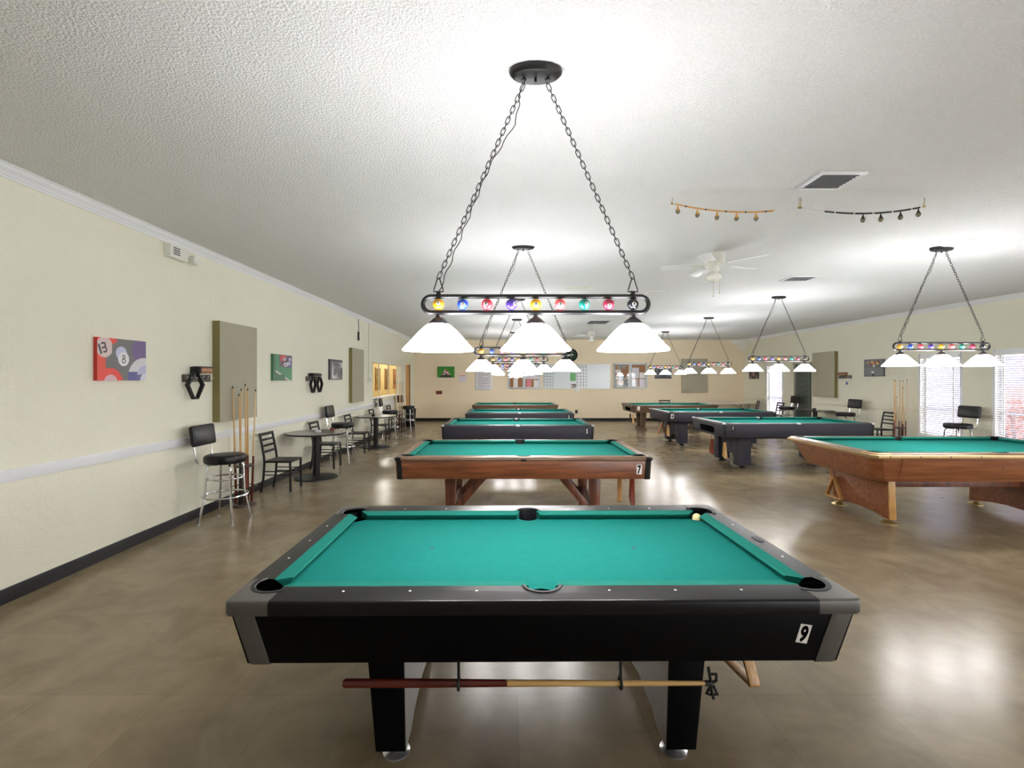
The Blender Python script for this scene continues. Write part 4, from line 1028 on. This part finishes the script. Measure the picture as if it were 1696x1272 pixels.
t = thing('trash_can', 'black round trash can behind the farthest left bar stool', 'trash can', (-3.32, 16.55, 0))
obj('bin', MB().lathe([(.0001, .01), (.15, 0), (.16, .02), (.195, .60), (.185, .60), (.15, .03), (.0001, .03)], n=24), M['rubber'], t)
obj('rim', MB().tube([(.195 * math.cos(2 * PI * i / 24), .195 * math.sin(2 * PI * i / 24), .60) for i in range(24)], .012, 6, closed=True), M['rubber'], t)

# ------------------------------------------------------------------ things on the walls
def px2(u, v, cx, cy, rx, ry): return ((u - cx) / rx) ** 2 + ((v - cy) / ry) ** 2
def ball8(u, v):                # close-up of pool balls, u right, v up, aspect 1.5
    x, y = u * 1.5, v
    c = (104, 102, 100)
    d = math.hypot(x - .78, y - .42)
    if d > .62: c = (96, 84, 120)
    if math.hypot(x - 1.35, y - .75) < .32: c = (104, 84, 130)
    if math.hypot(x - .05, y - .62) < .62 and d > .55: c = (222, 74, 56)
    if math.hypot(x - .20, y - .78) < .24 and x < .42: c = (212, 188, 184)
    if x < .30 and .60 < y < .92:
        # one and three
        xx, yy = (x - .16) * .94 + (y - .76) * .34, (y - .76) * .94 - (x - .16) * .34
        if abs(xx + .09) < .028 and abs(yy) < .12: c = (60, 54, 62)
        for cy in (.055, -.05):
            r = math.hypot(xx - .03, yy - cy)
            if .032 < r < .078 and not (xx < .02 and abs(yy - cy) < .03): c = (60, 54, 62)
    if math.hypot(x - .38, y + .06) < .36: c = (226, 70, 58)
    if math.hypot(x - .38, y + .06) < .20: c = (216, 176, 186)
    if math.hypot(x - 1.42, y - .05) < .52: c = (84, 78, 140)
    if math.hypot(x - 1.42, y - .05) < .52 and y > .22: c = (206, 204, 208)
    if math.hypot(x - 1.46, y - .12) < .26: c = (176, 176, 206) if y > .15 else (96, 92, 140)
    if math.hypot(x - 1.46, y - .02) < .15: c = (206, 206, 214)
    if px2(x, y, .70, .66, .17, .16) < 1 and y > .55: c = (186, 190, 214)
    if math.hypot(x - .77, y - .52) < .17: c = (222, 220, 222)
    for cy, ro in ((.575, .052), (.475, .062)):
        r = math.hypot(x - .77, y - cy)
        if ro - .026 < r < ro: c = (66, 60, 64)
    return c
def cueballs(u, v):
    c = (58, 132, 84) if v < .55 or u < .3 else (92, 78, 96)
    if u > .55 and v > .75: c = (110, 90, 104)
    for cx, cy, r, k in ((.52, .86, .17, (190, 60, 64)), (.88, .88, .16, (88, 74, 112)), (.74, .70, .2, (70, 60, 86)), (.60, .66, .16, (96, 52, 70)), (.9, .66, .14, (86, 76, 130))):
        if math.hypot(u - cx, v - cy) < r: c = k
    for cx, cy, ro in ((.64, .62, .085), (.82, .68, .07), (.58, .84, .06), (.88, .84, .055)):
        r = math.hypot((u - cx) * .8, v - cy)
        if r < ro: c = (222, 220, 232)
        if r < ro * .5: c = (90, 84, 110)
    if abs((v - .40) + (u - .05) * .52) < .035: c = (206, 196, 200)
    if abs((v - .30) + (u - .05) * .46) < .03 and u > .1: c = (120, 60, 56)
    if u < .12: c = (40, 96, 62)
    if v < .22 and u < .6: c = (40, 100, 66)
    return c
def bwcue(u, v):
    g = 150 + 50 * math.sin(u * 5 + v * 3)
    if u < .15: g = 70
    if v > .86: g = 60
    for cx, cy in ((.3, .76), (.45, .74), (.6, .77), (.72, .74)):
        if math.hypot(u - cx, (v - cy) * 1.2) < .055: g = 60
    if abs((v - .1) - (.85 - u) * .95) < .035 and u > .3: g = 60
    if math.hypot((u - .35) * 1.6, v - .35) < .16: g = 90
    if u > .8 and .2 < v < .6: g = 70
    if v < .06: g = 90
    return (g, g, g + 2)
def rackgreen(u, v):
    c = (48, 136, 40)
    x, y = (u - .5) * 1.5, v
    if y < .26 and abs(x) < .60 - y: c = (36, 58, 34)
    rows = [(.30, 5), (.40, 4), (.50, 3), (.60, 2), (.70, 1)]
    pal = [(206, 120, 132), (226, 222, 226), (60, 60, 70), (196, 92, 110), (216, 190, 196)]
    for i, (yy, n) in enumerate(rows):
        for j in range(n):
            cx = (j - (n - 1) / 2) * .15
            if math.hypot(x - cx, (y - yy) * 1.25) < .078: c = pal[(i * 2 + j) % 5]
    return c
def greyballs(u, v):
    g = 92 + 70 * v * .3; c = (g, g, g + 4)
    if v < .5: c = (118, 120, 124)
    rnd = [(.2, .80, (206, 150, 60)), (.32, .70, (150, 60, 50)), (.42, .84, (220, 180, 110)), (.5, .72, (226, 140, 50)), (.6, .86, (180, 90, 60)), (.7, .74, (226, 190, 90)), (.78, .84, (120, 60, 50)), (.52, .60, (190, 200, 206))]
    for cx, cy, k in rnd:
        if math.hypot(u - cx, (v - cy) * .9) < .062: c = k
    if math.hypot(u - .45, v - .24) < .07: c = (228, 228, 230)
    if abs(u - .47) < .06 and v < .18: c = (40, 40, 46)
    if u < .03 or v < .03: c = (60, 62, 66)
    return c
def darkpic(u, v):
    g = 70 + 40 * math.sin(u * 9) * math.sin(v * 7 + 1)
    c = (g + 14, g, g + 2)
    if math.hypot(u - .5, v - .45) < .2: c = (150, 110, 110)
    return c
def bwwide(u, v):
    g = 120 + 60 * (v - .5) + 30 * math.sin(u * 7 + v * 4)
    if v > .55 and (u * 5) % 1 < .4: g = 60
    if v < .2: g = 70
    return (g, g, g + 3)
def canvas(label, side, pos, w, h, fn, nx, ny, grp=None, edge=(90, 84, 84), th=.035):
    rz = {'L': PI / 2, 'R': -PI / 2, 'B': 0}[side]
    t = thing('canvas_picture', label, 'picture', pos, rz, grp)
    e = mat('canvas_edge_' + str(len(bpy.data.materials)), edge, .6)
    obj('canvas', MB().box(-w / 2, w / 2, -th, -.001, -h / 2, h / 2), e, t)
    art_panel('print', w, h, nx, ny, fn, t, (0, -th - .0012, 0), (0, 0, 0))
canvas('canvas close-up of a black 8 ball among red balls on the left wall', 'L', (XL, 4.52, 1.80), .57, .385, ball8, 132, 90, 'billiard prints on the left wall', (190, 54, 44))
canvas('canvas of cue and coloured balls on green, right of the tall panel', 'L', (XL, 7.745, 1.805), .65, .41, cueballs, 90, 60, 'billiard prints on the left wall', (50, 110, 66))
canvas('black and white canvas of a cue and balls beside the farther panel', 'L', (XL, 10.17, 1.82), .74, .42, bwcue, 80, 50, 'billiard prints on the left wall', (60, 60, 60))
canvas('small green picture of racked balls on the back wall', 'B', ((738.7 - 840) * .0235, YB, 1.62 + 11.8 * .0235), .66, .43, rackgreen, 66, 44, None, (40, 110, 36))
canvas('grey picture with a cluster of coloured balls on the right wall', 'R', (XR, 12.08, 1.905), .64, .43, greyballs, 64, 44, None, (70, 72, 76))
canvas('small dark picture below the lamp on the right wall near the corner', 'R', (XR, 17.97, 1.84), .66, .42, darkpic, 40, 26, None, (60, 56, 56))
canvas('wide black and white picture on the back wall left of the acoustic panel', 'B', ((1098 - 840) * .0235, YB, 1.62 + 10 * .0235), .64, .42, bwwide, 50, 30, None, (60, 60, 62))

def acoustic(label, side, pos, w, h, th):
    rz = {'L': PI / 2, 'R': -PI / 2, 'B': 0}[side]
    pos = (pos[0] + {'L': .004, 'R': -.004, 'B': 0}[side], pos[1] - (.004 if side == 'B' else 0), pos[2])
    t = thing('acoustic_panel', label, 'wall panel', pos, rz, 'beige acoustic panels')
    obj('panel_core', MB().box(-w / 2, w / 2, -th + .004, 0, -h / 2, h / 2), M['fabric_edge'], t)
    obj('front_fabric', MB().box(-w / 2 + .001, w / 2 - .001, -th, -th + .006, -h / 2 + .001, h / 2 - .001), M['fabric_panel'], t, bevel=.002)
acoustic('tall beige acoustic panel nearest on the left wall behind the cues', 'L', (XL, 6.385, 1.715), .88, 1.25, .092)
acoustic('beige acoustic panel farther along the left wall near the serving window', 'L', (XL, 11.53, 1.71), .90, 1.26, .075)
acoustic('beige acoustic panel on the right wall beside the dark blind', 'R', (XR, 13.93, 1.755), .98, 1.29, .09)
acoustic('beige acoustic panel on the back wall behind the hanging lamps', 'B', (7.28, YB, 1.755), 1.0, 1.31, .06)

# peg racks with diamond and triangle ball racks
def peg_rack(label, side, pos, w, h=.085, n=5):
    rz = {'L': PI / 2, 'R': -PI / 2, 'B': 0}[side]
    t = thing('peg_rack', label, 'wall rack', pos, rz)
    obj('board', MB().box(-w / 2, w / 2, -.02, 0, -h / 2, h / 2), M['plaque'], t, bevel=.003)
    for i in range(n):
        x = -w / 2 + w * (i + .5) / n
        obj('peg', MB().tube([(x, -.02, -.02), (x, -.05, -.03), (x, -.075, -.02), (x, -.085, .012)], .006, 6).lathe([(.0001, 0), (.011, -.004), (.011, -.01), (.0001, -.014)], (x, -.018, .02), 8, 'Y'), M['silver'], t)
def diamond(label, pos, rz, w=.135, h=.275, d=.045, m='rubber', tilt=0):
    t = thing('diamond_rack', label, 'ball rack', pos, 0, None, rot=(0, tilt, rz))
    o = [(0, 0), (w / 2, -h * .46), (w * .12, -h), (-w * .12, -h), (-w / 2, -h * .46), (-w * .10, 0), (w * .10, 0)]
    o = [(-w * .12, 0), (w * .12, 0), (w / 2, -h * .47), (w * .12, -h), (-w * .12, -h), (-w / 2, -h * .47)]
    c = Vector((0, -h / 2)); q = [c + (Vector(p) - c) * (1 - .03 / (w * .5)) for p in o]
    q = [Vector((p.x * 1.0, c.y + (p.y - c.y) * 1.12)) for p in q]
    mb = MB().loft([[(x, -d / 2, z) for x, z in o], [(x, d / 2, z) for x, z in o], [(p.x, d / 2, p.y) for p in q], [(p.x, -d / 2, p.y) for p in q], [(x, -d / 2, z) for x, z in o]], cap=False)
    obj('frame', mb, M[m], t, bevel=.002)
    mid = obj('inner_lip', MB().loft([[(p.x * 1.02, -.004, c.y + (p.y - c.y) * 1.01) for p in q], [(p.x * 1.02, .004, c.y + (p.y - c.y) * 1.01) for p in q], [(p.x * .93, .004, c.y + (p.y - c.y) * .95) for p in q], [(p.x * .93, -.004, c.y + (p.y - c.y) * .95) for p in q], [(p.x * 1.02, -.004, c.y + (p.y - c.y) * 1.01) for p in q]], cap=False), M[m], t)
peg_rack('dark peg rack on the left wall between the 8 ball picture and the tall panel', 'L', (XL, 5.63, 1.631), .49)
diamond('black diamond ball rack hanging from the near peg rack on the left wall', (XL + .065, 5.52, 1.70), PI / 2, .30, .31)
t = thing('triangle_rack', 'golden-brown triangle rack resting on top of the near left peg rack', 'ball rack', (XL + .06, 5.66, 1.722), 0, None)
mb = MB()
mb.loft([[(x, y, z) for x, y in rr] for rr, z in ((rrect(.05, .125, .04), -.034), (rrect(.056, .135, .045), -.015), (rrect(.056, .135, .045), .015), (rrect(.05, .125, .04), .034))])
obj('frame', mb, M['golden_rack'], t, bevel=.004)
obj('corner_guard', MB().loft([[(x, y - .122, z) for x, y in rrect(.060, .020, .018)] for z in (-.036, .04)]), M['rubber'], t, bevel=.004)
obj('top_edge', MB().box(-.045, .045, -.11, .125, .034, .046), M['rubber'], t, bevel=.004)
peg_rack('dark peg rack on the left wall beside the black and white canvas', 'L', (XL, 8.95, 1.63), .52)
diamond('left one of two black diamond racks hanging on the farther left peg rack', (XL + .07, 8.86, 1.67), PI / 2, .26, .30)
diamond('right one of two black diamond racks hanging on the farther left peg rack', (XL + .07, 9.17, 1.67), PI / 2, .26, .30)
t = thing('triangle_rack', 'black ball rack lying on top of the farther left peg rack', 'ball rack', (XL + .06, 8.99, 1.70), 0, None)
obj('frame', MB().loft([[(x, y, z) for x, y in rr] for rr, z in ((rrect(.05, .2, .035), -.025), (rrect(.054, .204, .035), 0), (rrect(.05, .2, .035), .025))]), M['rubber'], t, bevel=.004)
obj('inner_edge', MB().box(-.03, .03, -.17, .17, .024, .033), M['plaque'], t, bevel=.003)
peg_rack('dark peg rack on the right wall beside the acoustic panel', 'R', (XR, 13.14, 1.685), .50)
t = thing('triangle_rack', 'brown and black ball rack on top of the right wall peg rack', 'ball rack', (XR - .06, 13.17, 1.765), 0, None)
obj('frame', MB().loft([[(x, y, z) for x, y in rr] for rr, z in ((rrect(.05, .15, .035), -.03), (rrect(.054, .154, .035), 0), (rrect(.05, .15, .035), .03))]), M['golden_rack'], t, bevel=.004)
obj('top_edge', MB().box(-.045, .045, -.14, .14, .028, .042), M['rubber'], t, bevel=.003)
t = thing('table_brush', 'small blue-handled brush hanging from the right wall peg rack', 'brush', (XR - .06, 13.0, 1.64), 0, None)
obj('handle', MB().tube([(0, 0, 0), (0, 0, -.09)], .012, 8), M['white_plastic'], t)
obj('bristle_head', MB().box(-.012, .012, -.02, .02, -.17, -.09), M['blue_brush'], t, bevel=.003)

# back wall boards (.0235 m for one photo pixel at that distance)
K = .0235
bx = lambda px: (px - 840) * K
bz = lambda py: 1.62 - (py - 628) * K
def wallbox(x0, x1, y0, y1, th, mb=None, off=0):
    mb = mb or MB(); return mb.box(bx(x0), bx(x1), YB - off - th, YB - off, bz(y1), bz(y0))
t = thing('notice_board', 'framed white notice with lines of text on the back wall', 'notice', (0, 0, 0))
obj('sheet', wallbox(788.5, 813.5, 609.2, 644.5, .012), M['lilac_paper'], t)
mb = MB()
for a, b, c, d in ((787, 788.6, 608, 646), (813.4, 815, 608, 646), (788.6, 813.4, 608, 609.5), (788.6, 813.4, 644.5, 646)): wallbox(a, b, c, d, .02, mb)
obj('frame', mb, M['alu'], t)
mb = MB()
for i in range(14):
    y = 612 + i * 2.3; wallbox(791, 791 + [17, 19, 12, 20, 18, 9, 19, 16, 20, 14, 18, 10, 19, 13][i], y, y + .55, .001, mb, .012)
obj('printed_text', mb, M['grey_ink'], t)
tag(obj('paper_sheet', wallbox(760, 772.5, 621.5, 632.5, .003), M['lilac_paper']), 'small pale paper sheet below right of the green picture', 'paper')
obj('heading', wallbox(761, 771, 621.8, 623, .0012, None, .003), M['pink_paper'], bpy.data.objects['paper_sheet'])
tag(obj('wall_switch', wallbox(722.5, 732.3, 647.2, 652.8, .03), M['redbrown'], bevel=.004), 'dark brown switch box on the back wall below the green picture', 'switch')
tag(obj('wall_outlet', wallbox(952.6, 956.6, 679, 684.6, .015), M['rubber'], bevel=.003), 'black wall outlet low on the back wall', 'outlet')
tag(obj('thermostat', wallbox(952.2, 959.4, 643.8, 649.6, .03), M['white_plastic'], bevel=.005), 'small white box below the two whiteboards', 'thermostat')

def corkboard(label, x0, x1, y0, y1):
    t = thing('cork_board', label, 'notice board', (0, 0, 0), 0, 'glazed cork boards on the back wall')
    xm = (x0 + x1) / 2
    obj('cork', wallbox(x0 + 1, x1 - 1, y0 + 1, y1 - 1, .03), M['cork'], t)
    mb = MB()
    for a, b, c, d in ((x0, x0 + 3, y0, y1), (x1 - 3, x1, y0, y1), (x0 + 3, x1 - 3, y0, y0 + 2.6), (x0 + 3, x1 - 3, y1 - 2.6, y1), (xm - 2.4, xm + 2.4, y0 + 2.6, y1 - 2.6)): wallbox(a, b, c, d, .06, mb)
    obj('frame', mb, M['board_white'], t, bevel=.004)
    for a, b in ((x0 + 3, xm - 2.4), (xm + 2.4, x1 - 3)):
        obj('glass_door', wallbox(a, b, y0 + 2.6, y1 - 2.6, .003, None, .05), M['glass'], t)
corkboard('glazed cork board left of the whiteboards on the back wall', 841, 895, 601.8, 643.8)
corkboard('glazed cork board with photos and papers right of the whiteboards', 1015.5, 1071.4, 601.4, 643)
def pinned(label, x0, x1, y0, y1, m, name='pinned_paper', off=.031, fn=None):
    w, h = (x1 - x0) * K, (y1 - y0) * K
    if fn:
        o = art_panel(name, w, h, 24, 24, fn, None, (bx((x0 + x1) / 2), YB - off - .002, bz((y0 + y1) / 2)), (0, 0, 0))
    else:
        o = obj(name, wallbox(x0, x1, y0, y1, .002, None, off), m)
    tag(o, label, 'paper', 'papers pinned on the back wall')
    return o
def collage(seed):
    r = random.Random(seed); n = 6
    g = [[r.choice([(60, 60, 64), (150, 146, 140), (210, 206, 200), (96, 92, 90), (176, 150, 120), (120, 124, 130)]) for _ in range(n)] for _ in range(n)]
    return lambda u, v: g[min(n - 1, int(u * n))][min(n - 1, int(v * n))]
pinned('white paper in the left half of the left cork board', 850.5, 857.5, 622, 641, M['paper'])
pinned('pink flyer in the right half of the left cork board', 872, 880, 629, 641, M['pink_paper'])
pinned('pale paper at the top of the left cork board right half', 870.5, 892, 604.6, 628, M['lilac_paper'])
pinned('white paper beside the pink flyer on the left cork board', 884, 892, 629.5, 641, M['paper'])
pinned('collage of photos filling the lower left half of the right cork board', 1018.8, 1040.6, 622, 640.2, None, 'photo_collage', .031, collage(3))
pinned('pale photo strip at the top of the right cork board', 1023, 1036, 604.5, 611, None, 'photo_strip', .031, collage(5))
pinned('cream paper in the middle of the right cork board left half', 1019, 1028, 612, 618, M['paper'])
pinned('white paper at upper left of the right cork board second half', 1046.5, 1058, 609, 626.5, M['lilac_paper'])
pinned('white paper at middle right of the right cork board', 1059, 1068, 617, 626.5, M['paper'])
pinned('large white paper at lower left of the right cork board second half', 1046.5, 1056, 628, 640.2, M['lilac_paper'])
pinned('large white paper at lower right of the right cork board', 1058.5, 1068, 628, 640.2, M['lilac_paper'])
def whiteboard(label, x0, x1, y0, y1, gx0, gx1, hdr):
    t = thing('whiteboard', label, 'whiteboard', (0, 0, 0), 0, 'whiteboards on the back wall')
    obj('board', wallbox(x0, x1, y0, y1, .02), M['board_white'], t)
    mb = MB()
    for a, b, c, d in ((x0, x0 + .5, y0, y1), (x1 - .5, x1, y0, y1), (x0, x1, y0, y0 + .5), (x0, x1, y1 - .5, y1)): wallbox(a, b, c, d, .026, mb)
    obj('frame', mb, M['alu'], t)
    mb = MB()
    for k in range(4): xx = gx0 + (gx1 - gx0) * k / 3; wallbox(xx - .2, xx + .2, y0 + 1, y1 - 1, .001, mb, .02)
    for k in range(1, 8): yy = y0 + 1 + (y1 - y0 - 2) * k / 8; wallbox(gx0, gx1, yy - .2, yy + .2, .001, mb, .02)
    if hdr:
        for k in range(3): xx = gx0 + (gx1 - gx0) * (k + .5) / 3; wallbox(xx - .5, xx + .5, y0 + 1.6, y0 + 4.4, .001, mb, .02)
    obj('grid_lines', mb, M['ink'], t)
whiteboard('left whiteboard with a ruled grid and green paper on the back wall', 899.5, 955, 603, 643.8, 901, 916, False)
whiteboard('right whiteboard with a ruled grid at its left side', 955.4, 1010.5, 603, 643.8, 956, 971.5, True)
pinned('green paper stuck on the left whiteboard', 944, 953.5, 617.5, 631, M['green_paper'], 'stuck_paper', .0205)
pinned('small dark photos stuck low on the left whiteboard', 945.5, 953.8, 636, 642.5, None, 'stuck_photo', .0205, collage(9))

# round black clock with green figures
t = thing('wall_clock', 'round black wall clock with green markings behind the lamps', 'clock', (bx(946), YB, bz(588)))
obj('case', MB().lathe([(.0001, 0), (.245, 0), (.25, -.02), (.24, -.05), (.22, -.055), (.205, -.035), (.0001, -.035)], n=40, axis='Y'), M['rubber'], t)
obj('dial', MB().lathe([(.0001, -.0365), (.204, -.0365)], n=40, axis='Y'), M['black_lam'], t)
gm = mat('green_dial_print', (92, 140, 92), .5)
mb = MB()
for k in range(12):
    a = k * PI / 6; mb.box(-.012, .012, -.039, -.037, .14, .185); mb.xform(Matrix.Rotation(a, 4, 'Y'), len(mb.v) - 8)
mb.box(-.075, .075, -.039, -.037, -.02, .05).box(-.05, .05, -.039, -.037, -.09, -.045)
obj('dial_marks', mb, gm, t)
obj('clock_hand', MB().box(-.008, .008, -.044, -.041, -.02, .15).box(-.008, .1, -.044, -.041, -.008, .008), M['white_dot'], t)

# emergency light, conduit and small fittings on the left wall
t = thing('emergency_light', 'cream emergency light just under the left crown moulding', 'emergency light', (XL, 5.27, 2.985))
obj('housing', MB().box(.0, .075, -.17, .12, -.065, .075), M['white_plastic'], t, bevel=.008)
mb = MB()
for i in range(4): mb.box(.075, .078, -.12, -.02, -.03 + i * .022, -.018 + i * .022)
obj('louver', mb, M['grille'], t)
obj('lamp_head', MB().lathe([(.0001, .10), (.045, .10), (.058, .085), (.055, .03), (.03, 0), (.0001, 0)], (.03, .20, -.02), 20, 'X'), M['white_plastic'], t)
obj('lamp_lens', MB().lathe([(.0001, .104), (.05, .1), (.052, .095)], (.03, .20, -.02), 20, 'X'), M['globe_glass'], t)
t = thing('wall_conduit', 'thin vertical conduit with a small box left of the serving window', 'conduit', (XL, 12.63, 0))
obj('conduit_pipe', MB().tube([(.012, 0, 1.69), (.012, 0, 3.08)], .010, 8), M['cream_trim'], t)
obj('junction_box', MB().box(0, .045, -.075, .075, 1.55, 1.69), M['white_plastic'], t, bevel=.004)
obj('box_lever', MB().box(.045, .055, -.02, .02, 1.56, 1.66), M['alu'], t, bevel=.003)
t = thing('hanging_cable', 'short grey cable with a dark plug below the crown moulding', 'cable', (XL, 11.75, 0))
obj('cable', MB().tube([(.012, 0, 3.08), (.016, .01, 2.9), (.014, .02, 2.82), (.02, -.01, 2.76)], .007, 6), M['grille'], t)
obj('plug', MB().box(.004, .04, -.05, .01, 2.56, 2.77), M['bronze'], t, bevel=.006)
t = thing('wall_speaker', 'small white round speaker high on the left wall in the far corner', 'speaker', (XL, 17.9, 2.98))
obj('housing', MB().lathe([(.0001, .11), (.10, .11), (.12, .09), (.12, 0), (.0001, 0)], n=24, axis='X'), M['white_plastic'], t)
obj('grille', MB().lathe([(.0001, .114), (.09, .112)], n=24, axis='X'), M['alu'], t)
t = thing('corner_speaker', 'white wedge speaker bracket in the far right ceiling corner', 'speaker', (XR, YB, 0))
obj('housing', MB().loft([[(-.02, -.02, 2.98), (-.45, -.02, 2.98), (-.02, -.45, 2.98)], [(-.02, -.02, 3.15), (-.55, -.02, 3.15), (-.02, -.55, 3.15)]]).loft([[(-.02, -.02, 2.72), (-.12, -.02, 2.72), (-.02, -.12, 2.72)], [(-.02, -.02, 2.98), (-.45, -.02, 2.98), (-.02, -.45, 2.98)]]), M['white_plastic'], t)
t = thing('conduit_line', 'thin vertical conduit in the far left corner of the back wall', 'conduit', (bx(685.5), YB - .012, 0))
obj('conduit_pipe', MB().tube([(0, 0, .11), (0, 0, 3.1)], .011, 8), M['cream_trim'], t)

# ------------------------------------------------------------------ light
def area(name, loc, rot, sx, sy, e, col=(1, 1, 1)):
    ld = bpy.data.lights.new(name, 'AREA'); ld.shape = 'RECTANGLE'; ld.size = sx; ld.size_y = sy; ld.energy = e; ld.color = col
    o = bpy.data.objects.new(name, ld); COL.objects.link(o); o.location = loc; o.rotation_euler = rot
    return ld
for key, (a, b) in WIN.items():        # sampling portals in the window openings
    if key == 'B': continue
    ld = area('window_portal', (XR + .149, (a + b) / 2, sum(WZ) / 2), (0, PI / 2, 0), WZ[1] - WZ[0], b - a, 1)
    ld.cycles.is_portal = True
for p_, q_ in FILL_WIN:
    ld = area('window_portal', ((p_ + q_) / 2, YF - .149, sum(FZ) / 2), (PI / 2, 0, 0), q_ - p_, FZ[1] - FZ[0], 1)
    ld.cycles.is_portal = True
for y in (15.5, 20.5, 25.5, 29):
    ld = bpy.data.lights.new('side_room_lamp', 'POINT'); ld.energy = 26; ld.color = (1, .95, .84); ld.shadow_soft_size = .15
    o = bpy.data.objects.new('side_room_lamp', ld); COL.objects.link(o); o.location = (-5.2, y, 2.8)
w = bpy.data.worlds.new('sky'); S.world = w; w.use_nodes = True
bg = w.node_tree.nodes['Background']; bg.inputs['Color'].default_value = (.93, .95, 1.0, 1); bg.inputs['Strength'].default_value = 4.6

# ------------------------------------------------------------------ camera
cd = bpy.data.cameras.new('camera'); cam = bpy.data.objects.new('camera', cd); COL.objects.link(cam)
cam.location = (0, 0, H); cam.rotation_euler = (PI / 2, 0, 0)
cd.sensor_width = 36; cd.lens = 36 * 800 / 1696; cd.shift_x = 8 / 1696; cd.shift_y = -8 / 1696
cd.clip_start = .05; cd.clip_end = 200
S.camera = cam
S.view_settings.view_transform = 'Standard'; S.view_settings.look = 'None'; S.view_settings.gamma = 1; S.view_settings.use_curve_mapping = False
S.view_settings.exposure = 1.22
S.cycles.use_denoising = True
S.cycles.max_bounces = 10; S.cycles.diffuse_bounces = 6; S.cycles.sample_clamp_indirect = 8
